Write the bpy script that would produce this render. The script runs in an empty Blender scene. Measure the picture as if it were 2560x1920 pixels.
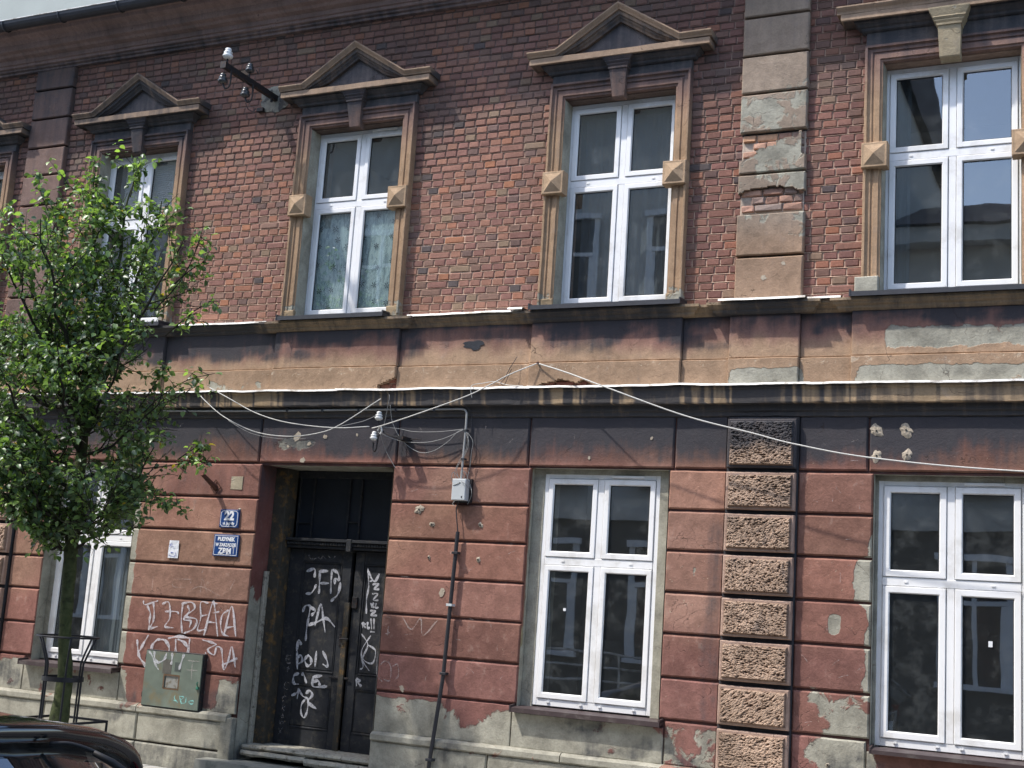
import bpy, bmesh, math, random
import numpy as np
from mathutils import Matrix, Vector
import mathutils.noise as mnoise
random.seed(7)
SC = bpy.context.scene
COL = SC.collection

# ---------------------------------------------------------------- camera
YAW, PITCH, ROLL, FPX = -0.447285567, 0.171998278, 0.066703492, 3225.35
fw = Vector((math.sin(YAW) * math.cos(PITCH), math.cos(YAW) * math.cos(PITCH), math.sin(PITCH)))
rt0 = Vector((math.cos(YAW), -math.sin(YAW), 0))
up0 = rt0.cross(fw)
rt = rt0 * math.cos(ROLL) + up0 * math.sin(ROLL)
up = up0 * math.cos(ROLL) - rt0 * math.sin(ROLL)
cam_data = bpy.data.cameras.new('camera')
cam_data.sensor_width = 36
cam_data.lens = FPX / 2560 * 36
cam_data.clip_start = 0.05
cam_data.clip_end = 500
cam = bpy.data.objects.new('camera', cam_data)
M = Matrix.Identity(4)
for r in range(3):
    M[r][0] = rt[r]; M[r][1] = up[r]; M[r][2] = -fw[r]
M[0][3], M[1][3], M[2][3] = 0, -10.7, 1.65
cam.matrix_world = M
COL.objects.link(cam)
SC.camera = cam
CAMP = Vector((0, -10.7, 1.65))

# ---------------------------------------------------------------- sky, sun, exposure
LIGHT = Vector((1.2, 1.0, -2.35)).normalized()           # the way the sunlight travels
world = bpy.data.worlds.new('World')
SC.world = world
world.use_nodes = True
wn = world.node_tree
wn.nodes.clear()
sky = wn.nodes.new('ShaderNodeTexSky')
sky.sky_type = 'NISHITA'
sky.sun_disc = False
sky.sun_elevation = math.asin(-LIGHT.z)
sky.sun_rotation = math.atan2(-LIGHT.x, -LIGHT.y)
sky.air_density = 1.0
sky.dust_density = 1.6
sky.ozone_density = 1.0
bg = wn.nodes.new('ShaderNodeBackground')
bg.inputs[1].default_value = 0.15
wo = wn.nodes.new('ShaderNodeOutputWorld')
wn.links.new(sky.outputs[0], bg.inputs[0])
wn.links.new(bg.outputs[0], wo.inputs[0])
sun_data = bpy.data.lights.new('sun', 'SUN')
sun_data.energy = 2.05
sun_data.angle = math.radians(1.2)
sun_data.color = (1.0, 0.95, 0.89)
sun = bpy.data.objects.new('sun', sun_data)
sun.rotation_euler = LIGHT.to_track_quat('-Z', 'Y').to_euler()
sun.location = (-12, -12, 20)
COL.objects.link(sun)
SC.view_settings.view_transform = 'Standard'
SC.view_settings.look = 'None'
SC.view_settings.gamma = 1
SC.view_settings.use_curve_mapping = False
SC.view_settings.exposure = 1.28
SC.cycles.max_bounces = 8
SC.cycles.transparent_max_bounces = 12

# ---------------------------------------------------------------- numeric helpers
def s(r, g, b, k=0.9):
    f = lambda v: ((v / 255 + 0.055) / 1.055) ** 2.4 if v / 255 > 0.04045 else v / 255 / 12.92
    return np.array([f(r) * k, f(g) * k, f(b) * k])

def vnoise(x, y, seed=0):
    x = np.asarray(x, float); y = np.asarray(y, float)
    xi = np.floor(x).astype(np.int64); yi = np.floor(y).astype(np.int64)
    fx = x - xi; fy = y - yi
    fx = fx * fx * (3 - 2 * fx); fy = fy * fy * (3 - 2 * fy)
    def h(a, b):
        n = (a * 374761393 + b * 668265263 + seed * 1442695041) & 0xFFFFFFFF
        n = ((n ^ (n >> 13)) * 1274126177) & 0xFFFFFFFF
        n = (n ^ (n >> 16)) & 0xFFFFFF
        return n / float(0xFFFFFF)
    return (h(xi, yi) * (1 - fx) + h(xi + 1, yi) * fx) * (1 - fy) + (h(xi, yi + 1) * (1 - fx) + h(xi + 1, yi + 1) * fx) * fy

def fbm(x, y, seed=0, octv=4):
    t = 0; a = 0.5; n = 0
    for i in range(octv):
        t = t + a * vnoise(np.asarray(x) * 2 ** i, np.asarray(y) * 2 ** i, seed + i * 17); n += a; a *= 0.55
    return t / n

DK = np.array([.76, .74, .75])     # overall value of the old red paint
def sst(a, b, x):
    t = np.clip((np.asarray(x, float) - a) / (b - a), 0, 1)
    return t * t * (3 - 2 * t)

def box_mask(X, Z, x0, x1, z0, z1, soft=0.04):
    return sst(x0 - soft, x0 + soft, X) * (1 - sst(x1 - soft, x1 + soft, X)) * sst(z0 - soft, z0 + soft, Z) * (1 - sst(z1 - soft, z1 + soft, Z))

# ---------------------------------------------------------------- object helpers
def obj(name, V, F, mat, parent=None, paint=None, smooth=False, mats=None, fmat=None):
    me = bpy.data.meshes.new(name)
    me.from_pydata([tuple(map(float, v)) for v in V], [], [tuple(int(i) for i in f) for f in F])
    if mats:
        for m in mats: me.materials.append(m)
        if fmat is not None: me.polygons.foreach_set('material_index', np.array(fmat, dtype=np.int32))
    elif mat: me.materials.append(mat)
    if paint is not None:
        A = np.array([tuple(v) for v in V], float).reshape(-1, 3)
        P, K = paint(A[:, 0], A[:, 1], A[:, 2])
        for nm, arr in (('paint', P), ('mask', K)):
            at = me.attributes.new(nm, 'FLOAT_COLOR', 'POINT')
            buf = np.ones((len(A), 4)); buf[:, :3] = arr
            at.data.foreach_set('color', buf.ravel())
    if smooth: me.polygons.foreach_set('use_smooth', [True] * len(me.polygons))
    me.update()
    o = bpy.data.objects.new(name, me)
    COL.objects.link(o)
    if parent: o.parent = parent
    return o

def empty(name, loc=(0, 0, 0)):
    o = bpy.data.objects.new(name, None); COL.objects.link(o)
    o.empty_display_size = 0.1; o.location = loc
    return o

def tag(o, label, cat, group=None, kind=None):
    if label: o['label'] = label
    if cat: o['category'] = cat
    if group: o['group'] = group
    if kind: o['kind'] = kind
    return o

class MB:
    """collects shapes into one mesh"""
    def __init__(self): self.V = []; self.F = []
    def add(self, V, F):
        n = len(self.V); self.V += [tuple(v) for v in V]; self.F += [tuple(i + n for i in f) for f in F]; return self
    def box(self, x0, x1, y0, y1, z0, z1, b=0.0):
        if b <= 0:
            V = [(x0, y0, z0), (x1, y0, z0), (x1, y1, z0), (x0, y1, z0), (x0, y0, z1), (x1, y0, z1), (x1, y1, z1), (x0, y1, z1)]
            F = [(0, 1, 5, 4), (1, 2, 6, 5), (2, 3, 7, 6), (3, 0, 4, 7), (4, 5, 6, 7), (3, 2, 1, 0)]
        else:   # front (y0) edges bevelled
            V = [(x0 + b, y0, z0 + b), (x1 - b, y0, z0 + b), (x1 - b, y0, z1 - b), (x0 + b, y0, z1 - b),
                 (x0, y0 + b, z0), (x1, y0 + b, z0), (x1, y0 + b, z1), (x0, y0 + b, z1),
                 (x0, y1, z0), (x1, y1, z0), (x1, y1, z1), (x0, y1, z1)]
            F = [(0, 1, 2, 3), (4, 5, 1, 0), (5, 6, 2, 1), (6, 7, 3, 2), (7, 4, 0, 3), (8, 9, 5, 4), (9, 10, 6, 5), (10, 11, 7, 6), (11, 8, 4, 7), (11, 10, 9, 8)]
        return self.add(V, F)
    def tube(self, pts, r, n=8, cap=True):
        pts = [Vector(p) for p in pts]
        rr = r if isinstance(r, (list, tuple)) else [r] * len(pts)
        V = []; F = []; ref = None
        for i, p in enumerate(pts):
            t = (pts[min(i + 1, len(pts) - 1)] - pts[max(i - 1, 0)]).normalized()
            if ref is None: ref = Vector((0, 0, 1)) if abs(t.z) < .9 else Vector((1, 0, 0))
            a = (ref - t * ref.dot(t)).normalized(); b = t.cross(a); ref = a
            for k in range(n):
                an = 2 * math.pi * k / n
                V.append(p + (a * math.cos(an) + b * math.sin(an)) * rr[i])
        for i in range(len(pts) - 1):
            for k in range(n):
                F.append((i * n + k, i * n + (k + 1) % n, (i + 1) * n + (k + 1) % n, (i + 1) * n + k))
        if cap: F.append(tuple(range(n))[::-1]); F.append(tuple(range((len(pts) - 1) * n, len(pts) * n)))
        return self.add(V, F)
    def lathe(self, prof, c, axis=(0, 0, 1), n=16):
        q = Vector((0, 0, 1)).rotation_difference(Vector(axis)).to_matrix()
        V = []; F = []
        for r_, h in prof:
            for k in range(n):
                an = 2 * math.pi * k / n
                V.append(Vector(c) + q @ Vector((r_ * math.cos(an), r_ * math.sin(an), h)))
        for i in range(len(prof) - 1):
            for k in range(n):
                F.append((i * n + k, i * n + (k + 1) % n, (i + 1) * n + (k + 1) % n, (i + 1) * n + k))
        F.append(tuple(range(n))[::-1]); F.append(tuple(range((len(prof) - 1) * n, len(prof) * n)))
        return self.add(V, F)
    def build(self, name, mat, parent=None, paint=None, smooth=False):
        return obj(name, self.V, self.F, mat, parent, paint, smooth)

def catmull(pts, k=8):
    P = [Vector(p) for p in pts]
    if len(P) < 3: 
        return [P[0].lerp(P[-1], i / k) for i in range(k + 1)]
    P = [P[0] * 2 - P[1]] + P + [P[-1] * 2 - P[-2]]
    out = []
    for i in range(1, len(P) - 2):
        for j in range(k):
            t = j / k
            out.append(0.5 * ((2 * P[i]) + (P[i + 1] - P[i - 1]) * t + (2 * P[i - 1] - 5 * P[i] + 4 * P[i + 1] - P[i + 2]) * t * t + (3 * P[i] - P[i - 1] - 3 * P[i + 1] + P[i + 2]) * t ** 3))
    out.append(P[-2])
    return out

# ---------------------------------------------------------------- materials
def newmat(name):
    m = bpy.data.materials.new(name); m.use_nodes = True
    nt = m.node_tree; nt.nodes.clear()
    return m, nt
def N(nt, typ, **kw):
    n = nt.nodes.new(typ)
    for k, v in kw.items():
        if k.startswith('i_'): n.inputs[int(k[2:])].default_value = v
        else: setattr(n, k, v)
    return n
def L(nt, a, b): nt.links.new(a, b)
def mathn(nt, op, a, b=None, clamp=False):
    n = nt.nodes.new('ShaderNodeMath'); n.operation = op; n.use_clamp = clamp
    for i, v in enumerate((a, b)):
        if v is None: continue
        if isinstance(v, (int, float)): n.inputs[i].default_value = v
        else: nt.links.new(v, n.inputs[i])
    return n.outputs[0]
def noise(nt, vec, scale, detail=4, rough=0.55, dist=0.0):
    n = nt.nodes.new('ShaderNodeTexNoise'); n.inputs['Scale'].default_value = scale; n.inputs['Detail'].default_value = detail
    n.inputs['Roughness'].default_value = rough; n.inputs['Distortion'].default_value = dist
    nt.links.new(vec, n.inputs['Vector']); return n.outputs['Fac']
def ramp(nt, fac, stops):
    n = nt.nodes.new('ShaderNodeValToRGB'); cr = n.color_ramp
    while len(cr.elements) < len(stops): cr.elements.new(0.5)
    for e, (p, c) in zip(cr.elements, stops):
        e.position = p; e.color = (*c, 1) if len(c) == 3 else c
    nt.links.new(fac, n.inputs[0]); return n.outputs[0]
def maprange(nt, v, a, b, c=0.0, d=1.0):
    n = nt.nodes.new('ShaderNodeMapRange'); n.interpolation_type = 'SMOOTHSTEP'
    nt.links.new(v, n.inputs[0])
    for i, x in enumerate((a, b, c, d)): n.inputs[i + 1].default_value = x
    return n.outputs[0]
def mixc(nt, fac, a, b, mode='MIX'):
    n = nt.nodes.new('ShaderNodeMix'); n.data_type = 'RGBA'; n.blend_type = mode
    for sock, v in ((n.inputs[0], fac), (n.inputs[6], a), (n.inputs[7], b)):
        if isinstance(v, (int, float)): sock.default_value = v
        elif isinstance(v, (tuple, list, np.ndarray)): sock.default_value = (*[float(q) for q in v][:3], 1)
        else: nt.links.new(v, sock)
    return n.outputs[2]
def finish(nt, color, rough=0.9, bump=None, bstr=0.4, bdist=0.004, metal=0.0, spec=0.3, coat=0.0):
    p = nt.nodes.new('ShaderNodeBsdfPrincipled')
    if isinstance(color, (tuple, list, np.ndarray)): p.inputs['Base Color'].default_value = (*[float(q) for q in color][:3], 1)
    else: nt.links.new(color, p.inputs['Base Color'])
    if isinstance(rough, (int, float)): p.inputs['Roughness'].default_value = rough
    else: nt.links.new(rough, p.inputs['Roughness'])
    p.inputs['Metallic'].default_value = metal
    p.inputs['Specular IOR Level'].default_value = spec
    p.inputs['Coat Weight'].default_value = coat
    if bump is not None:
        b = nt.nodes.new('ShaderNodeBump'); b.inputs['Strength'].default_value = bstr; b.inputs['Distance'].default_value = bdist
        nt.links.new(bump, b.inputs['Height']); nt.links.new(b.outputs[0], p.inputs['Normal'])
    o = nt.nodes.new('ShaderNodeOutputMaterial'); nt.links.new(p.outputs[0], o.inputs[0])
    return p

def mat_simple(name, col, rough=0.7, metal=0.0, var=0.25, scale=14, bump=0.3, spec=0.4, coat=0.0, dirt=None, dist=0.003):
    m, nt = newmat(name)
    g = N(nt, 'ShaderNodeNewGeometry')
    n1 = noise(nt, g.outputs['Position'], scale, 6)
    n2 = noise(nt, g.outputs['Position'], scale * 7, 3)
    f = mathn(nt, 'MULTIPLY_ADD', n1, 2 * var); nt.nodes[-1].inputs[2].default_value = 1 - var
    c = mixc(nt, 1.0, tuple(col), f, 'MULTIPLY')
    if dirt is not None:
        d = maprange(nt, noise(nt, g.outputs['Position'], scale * .6, 8, .65), .5, .68)
        c = mixc(nt, d, c, tuple(dirt))
    h = mathn(nt, 'ADD', n1, mathn(nt, 'MULTIPLY', n2, .4))
    finish(nt, c, rough, h, bump, dist, metal, spec, coat)
    return m

def mat_facade(name='weathered_plaster', relief=1.0):
    m, nt = newmat(name)
    g = N(nt, 'ShaderNodeNewGeometry'); pos = g.outputs['Position']
    pa = N(nt, 'ShaderNodeAttribute', attribute_name='paint')
    mk = N(nt, 'ShaderNodeAttribute', attribute_name='mask')
    sep = N(nt, 'ShaderNodeSeparateColor'); L(nt, mk.outputs['Color'], sep.inputs[0])
    bare, soot_shade, flake = sep.outputs[0], sep.outputs[1], sep.outputs[2]
    nA = noise(nt, pos, 2.3, 8, .62, .4); nB = noise(nt, pos, 11, 8, .62, .3); nC = noise(nt, pos, 60, 5, .6); nD = noise(nt, pos, 190, 2, .5)
    st = N(nt, 'ShaderNodeMapping'); st.inputs['Scale'].default_value = (14, 4, 1.1); L(nt, pos, st.inputs[0])
    nS = noise(nt, st.outputs[0], 1.0, 6, .6)            # vertical run-off streaks
    v = mathn(nt, 'MULTIPLY_ADD', nA, 1.0); nt.nodes[-1].inputs[2].default_value = .50
    col = mixc(nt, 1.0, pa.outputs['Color'], v, 'MULTIPLY')
    v2 = mathn(nt, 'MULTIPLY_ADD', nB, .9); nt.nodes[-1].inputs[2].default_value = .55
    col = mixc(nt, 1.0, col, v2, 'MULTIPLY')
    v3 = mathn(nt, 'MULTIPLY_ADD', nC, .5); nt.nodes[-1].inputs[2].default_value = .75
    col = mixc(nt, 1.0, col, v3, 'MULTIPLY')
    # paler, chalky wash where the paint has thinned
    ch = maprange(nt, mathn(nt, 'ADD', nB, mathn(nt, 'MULTIPLY', nS, .5)), .84, 1.05)
    col = mixc(nt, mathn(nt, 'MULTIPLY', ch, .30), col, (.42, .33, .27))
    # old cream layer under flakes
    fl = maprange(nt, mathn(nt, 'ADD', mathn(nt, 'MULTIPLY', nB, 1.0), mathn(nt, 'MULTIPLY', flake, .40)), .90, .97)
    fl2 = maprange(nt, mathn(nt, 'ADD', noise(nt, pos, 34, 5, .6, .8), mathn(nt, 'MULTIPLY', flake, .12)), .735, .765)
    flm = mathn(nt, 'MAXIMUM', fl, fl2)
    col = mixc(nt, mathn(nt, 'MULTIPLY', flm, .6), col, (.56, .46, .34))
    # bare grey render
    bm = maprange(nt, mathn(nt, 'ADD', bare, mathn(nt, 'MULTIPLY', mathn(nt, 'SUBTRACT', noise(nt, pos, 6, 9, .62, .5), .5), 1.1)), .47, .55)
    gr = ramp(nt, noise(nt, pos, 4.5, 9, .65, .3), [(.28, (.19, .18, .145)), (.5, (.33, .315, .255)), (.72, (.45, .43, .35))])
    gr = mixc(nt, 1.0, gr, v3, 'MULTIPLY')
    col = mixc(nt, bm, col, gr)
    # soot, and shade painted with the same dark tone
    sm = mathn(nt, 'ADD', soot_shade, mathn(nt, 'MULTIPLY', mathn(nt, 'SUBTRACT', mathn(nt, 'ADD', nB, nS), 1.0), .9))
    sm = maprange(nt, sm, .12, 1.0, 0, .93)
    sm = mathn(nt, 'MULTIPLY', sm, maprange(nt, soot_shade, 0.01, .12))
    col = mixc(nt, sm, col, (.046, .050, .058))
    # hairline cracks
    wp = N(nt, 'ShaderNodeVectorMath', operation='ADD'); 
    wc = N(nt, 'ShaderNodeTexNoise'); wc.inputs['Scale'].default_value = 3.5; wc.inputs['Detail'].default_value = 6; L(nt, pos, wc.inputs['Vector'])
    sc_ = N(nt, 'ShaderNodeVectorMath', operation='SCALE'); sc_.inputs[3].default_value = .5; L(nt, wc.outputs['Color'], sc_.inputs[0])
    L(nt, pos, wp.inputs[0]); L(nt, sc_.outputs[0], wp.inputs[1])
    vo = N(nt, 'ShaderNodeTexVoronoi', feature='DISTANCE_TO_EDGE'); vo.inputs['Scale'].default_value = 1.9; L(nt, wp.outputs[0], vo.inputs['Vector'])
    ck = mathn(nt, 'MULTIPLY', maprange(nt, vo.outputs['Distance'], 0.0, .0075, 1, 0), maprange(nt, nA, .5, .62))
    col = mixc(nt, mathn(nt, 'MULTIPLY', ck, .65), col, (.05, .035, .03))
    # pits
    pt = maprange(nt, noise(nt, pos, 85, 2, .4), .74, .78)
    col = mixc(nt, mathn(nt, 'MULTIPLY', pt, .55), col, (.09, .06, .05))
    h = mathn(nt, 'ADD', mathn(nt, 'MULTIPLY', nB, .9), mathn(nt, 'MULTIPLY', nC, .5))
    h = mathn(nt, 'ADD', h, mathn(nt, 'MULTIPLY', nD, .16))
    h = mathn(nt, 'SUBTRACT', h, mathn(nt, 'MULTIPLY', bm, .8))
    h = mathn(nt, 'SUBTRACT', h, mathn(nt, 'MULTIPLY', flm, .22))
    h = mathn(nt, 'SUBTRACT', h, mathn(nt, 'MULTIPLY', ck, .5))
    h = mathn(nt, 'SUBTRACT', h, mathn(nt, 'MULTIPLY', pt, .5))
    finish(nt, col, .92, h, .65 * relief, .010, 0, .2)
    return m

def mat_brick(name, mode):
    m, nt = newmat(name)
    g = N(nt, 'ShaderNodeNewGeometry'); pos = g.outputs['Position']
    if mode == 'attr':
        base = N(nt, 'ShaderNodeAttribute', attribute_name='paint').outputs['Color']
    else:
        base = N(nt, 'ShaderNodeObjectInfo').outputs['Color']
    nA = noise(nt, pos, 9, 6, .6); nB = noise(nt, pos, 55, 6, .65); nC = noise(nt, pos, 240, 2)
    v = mathn(nt, 'MULTIPLY_ADD', nA, .5); nt.nodes[-1].inputs[2].default_value = .75
    col = mixc(nt, 1.0, base, v, 'MULTIPLY')
    v = mathn(nt, 'MULTIPLY_ADD', nB, .9); nt.nodes[-1].inputs[2].default_value = .55
    col = mixc(nt, 1.0, col, v, 'MULTIPLY')
    d = maprange(nt, nB, .58, .75)
    col = mixc(nt, mathn(nt, 'MULTIPLY', d, .3), col, (.09, .075, .07))
    d2 = maprange(nt, noise(nt, pos, 30, 5, .6), .66, .76)
    col = mixc(nt, mathn(nt, 'MULTIPLY', d2, .35), col, (.38, .30, .24))
    h = mathn(nt, 'ADD', nB, mathn(nt, 'MULTIPLY', nC, .4))
    finish(nt, col, .88, h, .5, .006, 0, .25)
    return m

def mat_glass(name, ior=1.9):
    m, nt = newmat(name)
    g = N(nt, 'ShaderNodeNewGeometry')
    nz = noise(nt, g.outputs['Position'], 1.6, 2, .4)
    bp = N(nt, 'ShaderNodeBump'); bp.inputs['Strength'].default_value = .25; bp.inputs['Distance'].default_value = .004; L(nt, nz, bp.inputs['Height'])
    fz = N(nt, 'ShaderNodeFresnel'); fz.inputs[0].default_value = ior
    front = mathn(nt, 'SUBTRACT', 1.0, g.outputs['Backfacing']); fres = mathn(nt, 'MULTIPLY', fz.outputs[0], front)   # one reflection per pane, at its outer face
    tr = N(nt, 'ShaderNodeBsdfTransparent'); tr.inputs[0].default_value = (.90, .93, .94, 1)
    gl = N(nt, 'ShaderNodeBsdfGlossy'); gl.inputs['Roughness'].default_value = .012; gl.inputs[0].default_value = (.93, .97, 1, 1)
    L(nt, bp.outputs[0], gl.inputs['Normal'])
    mx = N(nt, 'ShaderNodeMixShader'); L(nt, fres, mx.inputs[0]); L(nt, tr.outputs[0], mx.inputs[1]); L(nt, gl.outputs[0], mx.inputs[2])
    # thin film of dust
    df = N(nt, 'ShaderNodeBsdfDiffuse'); df.inputs[0].default_value = (.5, .52, .5, 1)
    du = maprange(nt, noise(nt, g.outputs['Position'], 7, 7, .65), .45, .8, .015, .07)
    m2 = N(nt, 'ShaderNodeMixShader'); L(nt, du, m2.inputs[0]); L(nt, mx.outputs[0], m2.inputs[1]); L(nt, df.outputs[0], m2.inputs[2])
    o = N(nt, 'ShaderNodeOutputMaterial'); L(nt, m2.outputs[0], o.inputs[0])
    return m

def mat_spray(name, col, dens=.8):
    m, nt = newmat(name)
    g = N(nt, 'ShaderNodeNewGeometry')
    f = maprange(nt, noise(nt, g.outputs['Position'], 45, 6, .7), .3, .62, dens * .35, dens)
    df = N(nt, 'ShaderNodeBsdfDiffuse'); df.inputs[0].default_value = (*col, 1)
    tr = N(nt, 'ShaderNodeBsdfTransparent')
    mx = N(nt, 'ShaderNodeMixShader'); L(nt, f, mx.inputs[0]); L(nt, tr.outputs[0], mx.inputs[1]); L(nt, df.outputs[0], mx.inputs[2])
    o = N(nt, 'ShaderNodeOutputMaterial'); L(nt, mx.outputs[0], o.inputs[0])
    return m

PLASTER = mat_facade()
BRICK_A = mat_brick('fired_brick_field', 'attr')
BRICK_O = mat_brick('fired_brick', 'obj')
PVC = mat_simple('white_window_plastic', (.86, .86, .85), .35, var=.04, scale=5, bump=.02, spec=.5, dirt=(.70, .69, .66))
GLASS = mat_glass('window_glass', 2.6)
DARKMETAL = mat_simple('dark_grey_sheet_metal', (.055, .057, .065), .5, .3, .25, 20, .2)
ZINC = mat_simple('pale_zinc_flashing', (.62, .61, .58), .45, .3, .3, 9, .5, dirt=(.25, .22, .18))
IRON = mat_simple('old_black_iron', (.02, .02, .022), .6, .2, .5, 60, .5, dirt=(.06, .03, .02))
WOOD = mat_simple('dark_weathered_door_wood', (.018, .020, .024), .7, 0, .5, 25, .6, dirt=(.050, .046, .040), dist=.006)
OCHRE = mat_simple('peeling_ochre_frame_wood', (.05, .045, .035), .85, 0, .5, 18, .8, dirt=(.17, .10, .035), dist=.008)
PALEWOOD = mat_simple('bleached_timber', (.36, .34, .28), .9, 0, .4, 30, .9, dirt=(.1, .09, .07), dist=.008)
ROOM = mat_simple('dim_room_wall', (.10, .105, .10), .9, 0, .2, 3, .1)
INS_W = mat_simple('white_porcelain', (.75, .75, .72), .2, 0, .15, 40, .1, .6, dirt=(.3, .3, .28))
INS_D = mat_simple('dirty_dark_porcelain', (.04, .042, .045), .2, 0, .4, 40, .1, .6, dirt=(.12, .12, .12))
CABLE_L = mat_simple('pale_cable_sheath', (.55, .54, .50), .6, 0, .2, 40, .1)
CABLE_G = mat_simple('grey_cable_sheath', (.26, .26, .25), .6, 0, .2, 40, .1)
BLUE = mat_simple('blue_enamel', (.012, .055, .20), .35, 0, .15, 15, .05, .5)
WHITE = mat_simple('white_enamel', (.78, .79, .80), .4, 0, .08, 30, .05, .5)
SPRAY = mat_spray('white_spray_paint', (.74, .74, .78), .68)
SPRAY_THIN = mat_spray('faded_marker', (.62, .56, .52), .38)
SPRAY_TEAL = mat_spray('teal_marker', (.35, .75, .70), .85)
# ---------------------------------------------------------------- colours of the facade
PILR = (-3.025, -2.435); PILL = (-11.66, -11.07)
WIN_C = [-12.55, -9.945, -7.078, -4.195, -1.243]            # centres of the upper windows
HW = 0.553                                                   # half the opening
RED = s(164, 122, 107) * DK; PINK = s(176, 138, 118) * DK; DRED = s(148, 106, 96) * DK; TAN = s(188, 158, 130) * .88; DUST = s(150, 128, 108)

def paint_ground(tint=(1, 1, 1), mode='wall'):
    tint = np.array(tint)
    def f(X, Y, Z):
        n = len(X); q = fbm(X * .9, Z * 1.1, 3); q2 = fbm(X * 3, Z * 3, 9)
        P = RED[None] * (1 - sst(.35, .65, q)[:, None]) + PINK[None] * sst(.35, .65, q)[:, None]
        low = (1 - sst(1.35, 1.65, Z + .25 * (q2 - .5)))[:, None]
        P = P * (1 - .8 * low) + DRED[None] * .8 * low
        P = P * tint[None]
        bare = np.zeros(n); soot_shade = np.zeros(n); fl = np.full(n, .22)
        # plinth: grey render everywhere left of the middle pier
        left = 1 - sst(-3.62, -3.5, X)
        bare = np.maximum(bare, (1 - sst(.74, .84, Z)) * left * (.72 + .5 * (q2 - .5)))
        bare = np.maximum(bare, (1 - sst(.30, .50, Z)) * .75)
        bare = np.maximum(bare, box_mask(X, Z, -3.6, -3.0, .3, .80, .05) * .52)
        # red remains round the meter cabinet and near the door pier
        soot_shade = np.maximum(soot_shade, .62 * sst(.55, .72, fbm(X * 2.4, Z * 3.4, 144)) * (1 - sst(.70, .85, Z)))
        bare = bare * (1 - .75 * box_mask(X, Z, -9.25, -9.0, .45, .85, .08)) * (1 - .7 * box_mask(X, Z, -8.25, -8.1, .5, .95, .05))
        bare = bare * (1 - .45 * box_mask(X, Z, -5.6, -5.1, .62, .82, .1))
        # repaired strips beside the openings
        bare = np.maximum(bare, box_mask(X, Z, -9.5, -9.33, .8, 2.60, .018) * .9)
        bare = np.maximum(bare, (sst(0, .15, X + 1.98 - .12 * fbm(Z * 4, Z * 0, 5) + .10 * box_mask(X, Z, -3, -1, 1.86, 2.24, .03))) * box_mask(X, Z, -2.2, -1.7, 1.1, 2.5, .04))
        bare = np.maximum(bare, box_mask(X, Z, -2.36, -1.7, -.2, 1.22, .18) * (.62 + .8 * (q2 - .4)))
        bare = np.maximum(bare, box_mask(X, Z, -2.15, -2.06, 1.60, 1.78, .02) * 1.0)
        bare = np.maximum(bare, box_mask(X, Z, -3.31, -3.25, 1.93, 2.12, .03) * .5)
        bare = np.maximum(bare, (1 - sst(-7.98, -7.9, X)) * 0)
        bare = np.maximum(bare, box_mask(X, Z, -7.70, -7.2, 3.03, 3.22, .1) * (.33 + .5 * q2))
        # soot on the head band, deepened by painted shade under the string course
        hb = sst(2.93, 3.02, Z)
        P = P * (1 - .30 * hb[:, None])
        soot_shade = np.maximum(soot_shade, hb * (.42 + .75 * sst(2.96, 3.30, Z + .35 * (fbm(X * 1.3, Z, 12) - .5))))
        soot_shade = np.maximum(soot_shade, sst(3.30, 3.44, Z) * .95)
        soot_shade = np.maximum(soot_shade, box_mask(X, Z, -9.6, -7.9, 2.5, 2.95, .15) * .28)
        soot_shade = np.maximum(soot_shade, box_mask(X, Z, -3.2, -3.02, .3, 2.5, .05) * .42)
        soot_shade = np.maximum(soot_shade, (1 - sst(.0, .30, Z)) * (.35 + .5 * q2) * (1 - sst(-5.5, -4.5, X)))
        fl = fl + .35 * box_mask(X, Z, -3.54, -3.03, 1.5, 2.4, .1) + .3 * box_mask(X, Z, -2.45, -1.8, .8, 2.3, .1) + .2 * hb * (X > -8.2) * (X < -6)
        return P, np.stack([bare, soot_shade, fl], 1)
    return f

def paint_frieze(X, Y, Z):
    n = len(X); q = fbm(X * 1.4, Z * 2.2, 21); q2 = fbm(X * 4, Z * 5, 31); q3 = fbm(X * 9, Z * .8, 77)
    t = 1 - sst(3.93, 4.12, Z + .16 * (q3 - .5) + .18 * (q - .5))
    P = s(158, 120, 108)[None] * .8 * (1 - t[:, None]) + TAN[None] * t[:, None]
    P = P * (1 - .12 * (Z < 3.885)[:, None])
    bare = box_mask(X, Z, -1.75, .2, 3.93, 4.14, .06) * .72
    bare = np.maximum(bare, box_mask(X, Z, -3.03, -2.4, 3.6, 3.80, .05) * .9)
    bare = np.maximum(bare, box_mask(X, Z, -1.98, .3, 3.6, 3.81, .05) * (.5 + .6 * q))
    bare = np.maximum(bare, box_mask(X, Z, -9.7, -7.9, 3.6, 3.80, .07) * .42)
    soot_shade = sst(4.02, 4.30, Z + .30 * (q3 - .5)) * (.25 + 1.0 * q) + .9 * sst(4.24, 4.28, Z) * q3
    soot_shade = soot_shade + sst(3.95, 4.1, Z) * box_mask(X, Z, -9.3, -7.8, 3, 5, .1) * .6 + box_mask(X, Z, -11, -9.2, 3.95, 5, .1) * .5
    soot_shade = soot_shade * (1 - .10 * sst(-7.9, -7.0, X)) + .14 + .5 * sst(.5, .7, fbm(X * 2.6, Z * 5, 131)) * sst(3.9, 4.02, Z)
    soot_shade = np.maximum(soot_shade, box_mask(X, Z, -4.6, -3.6, 4.08, 4.2, .06) * .75 * q)
    soot_shade = np.maximum(soot_shade, box_mask(X, Z, -5.6, -4.9, 4.1, 4.26, .06) * .6)
    fl = .15 + .55 * box_mask(X, Z, -8, 1, 3.80, 3.90, .03) + .12 * t
    return P, np.stack([bare, np.clip(soot_shade, 0, 1), fl], 1)

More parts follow.
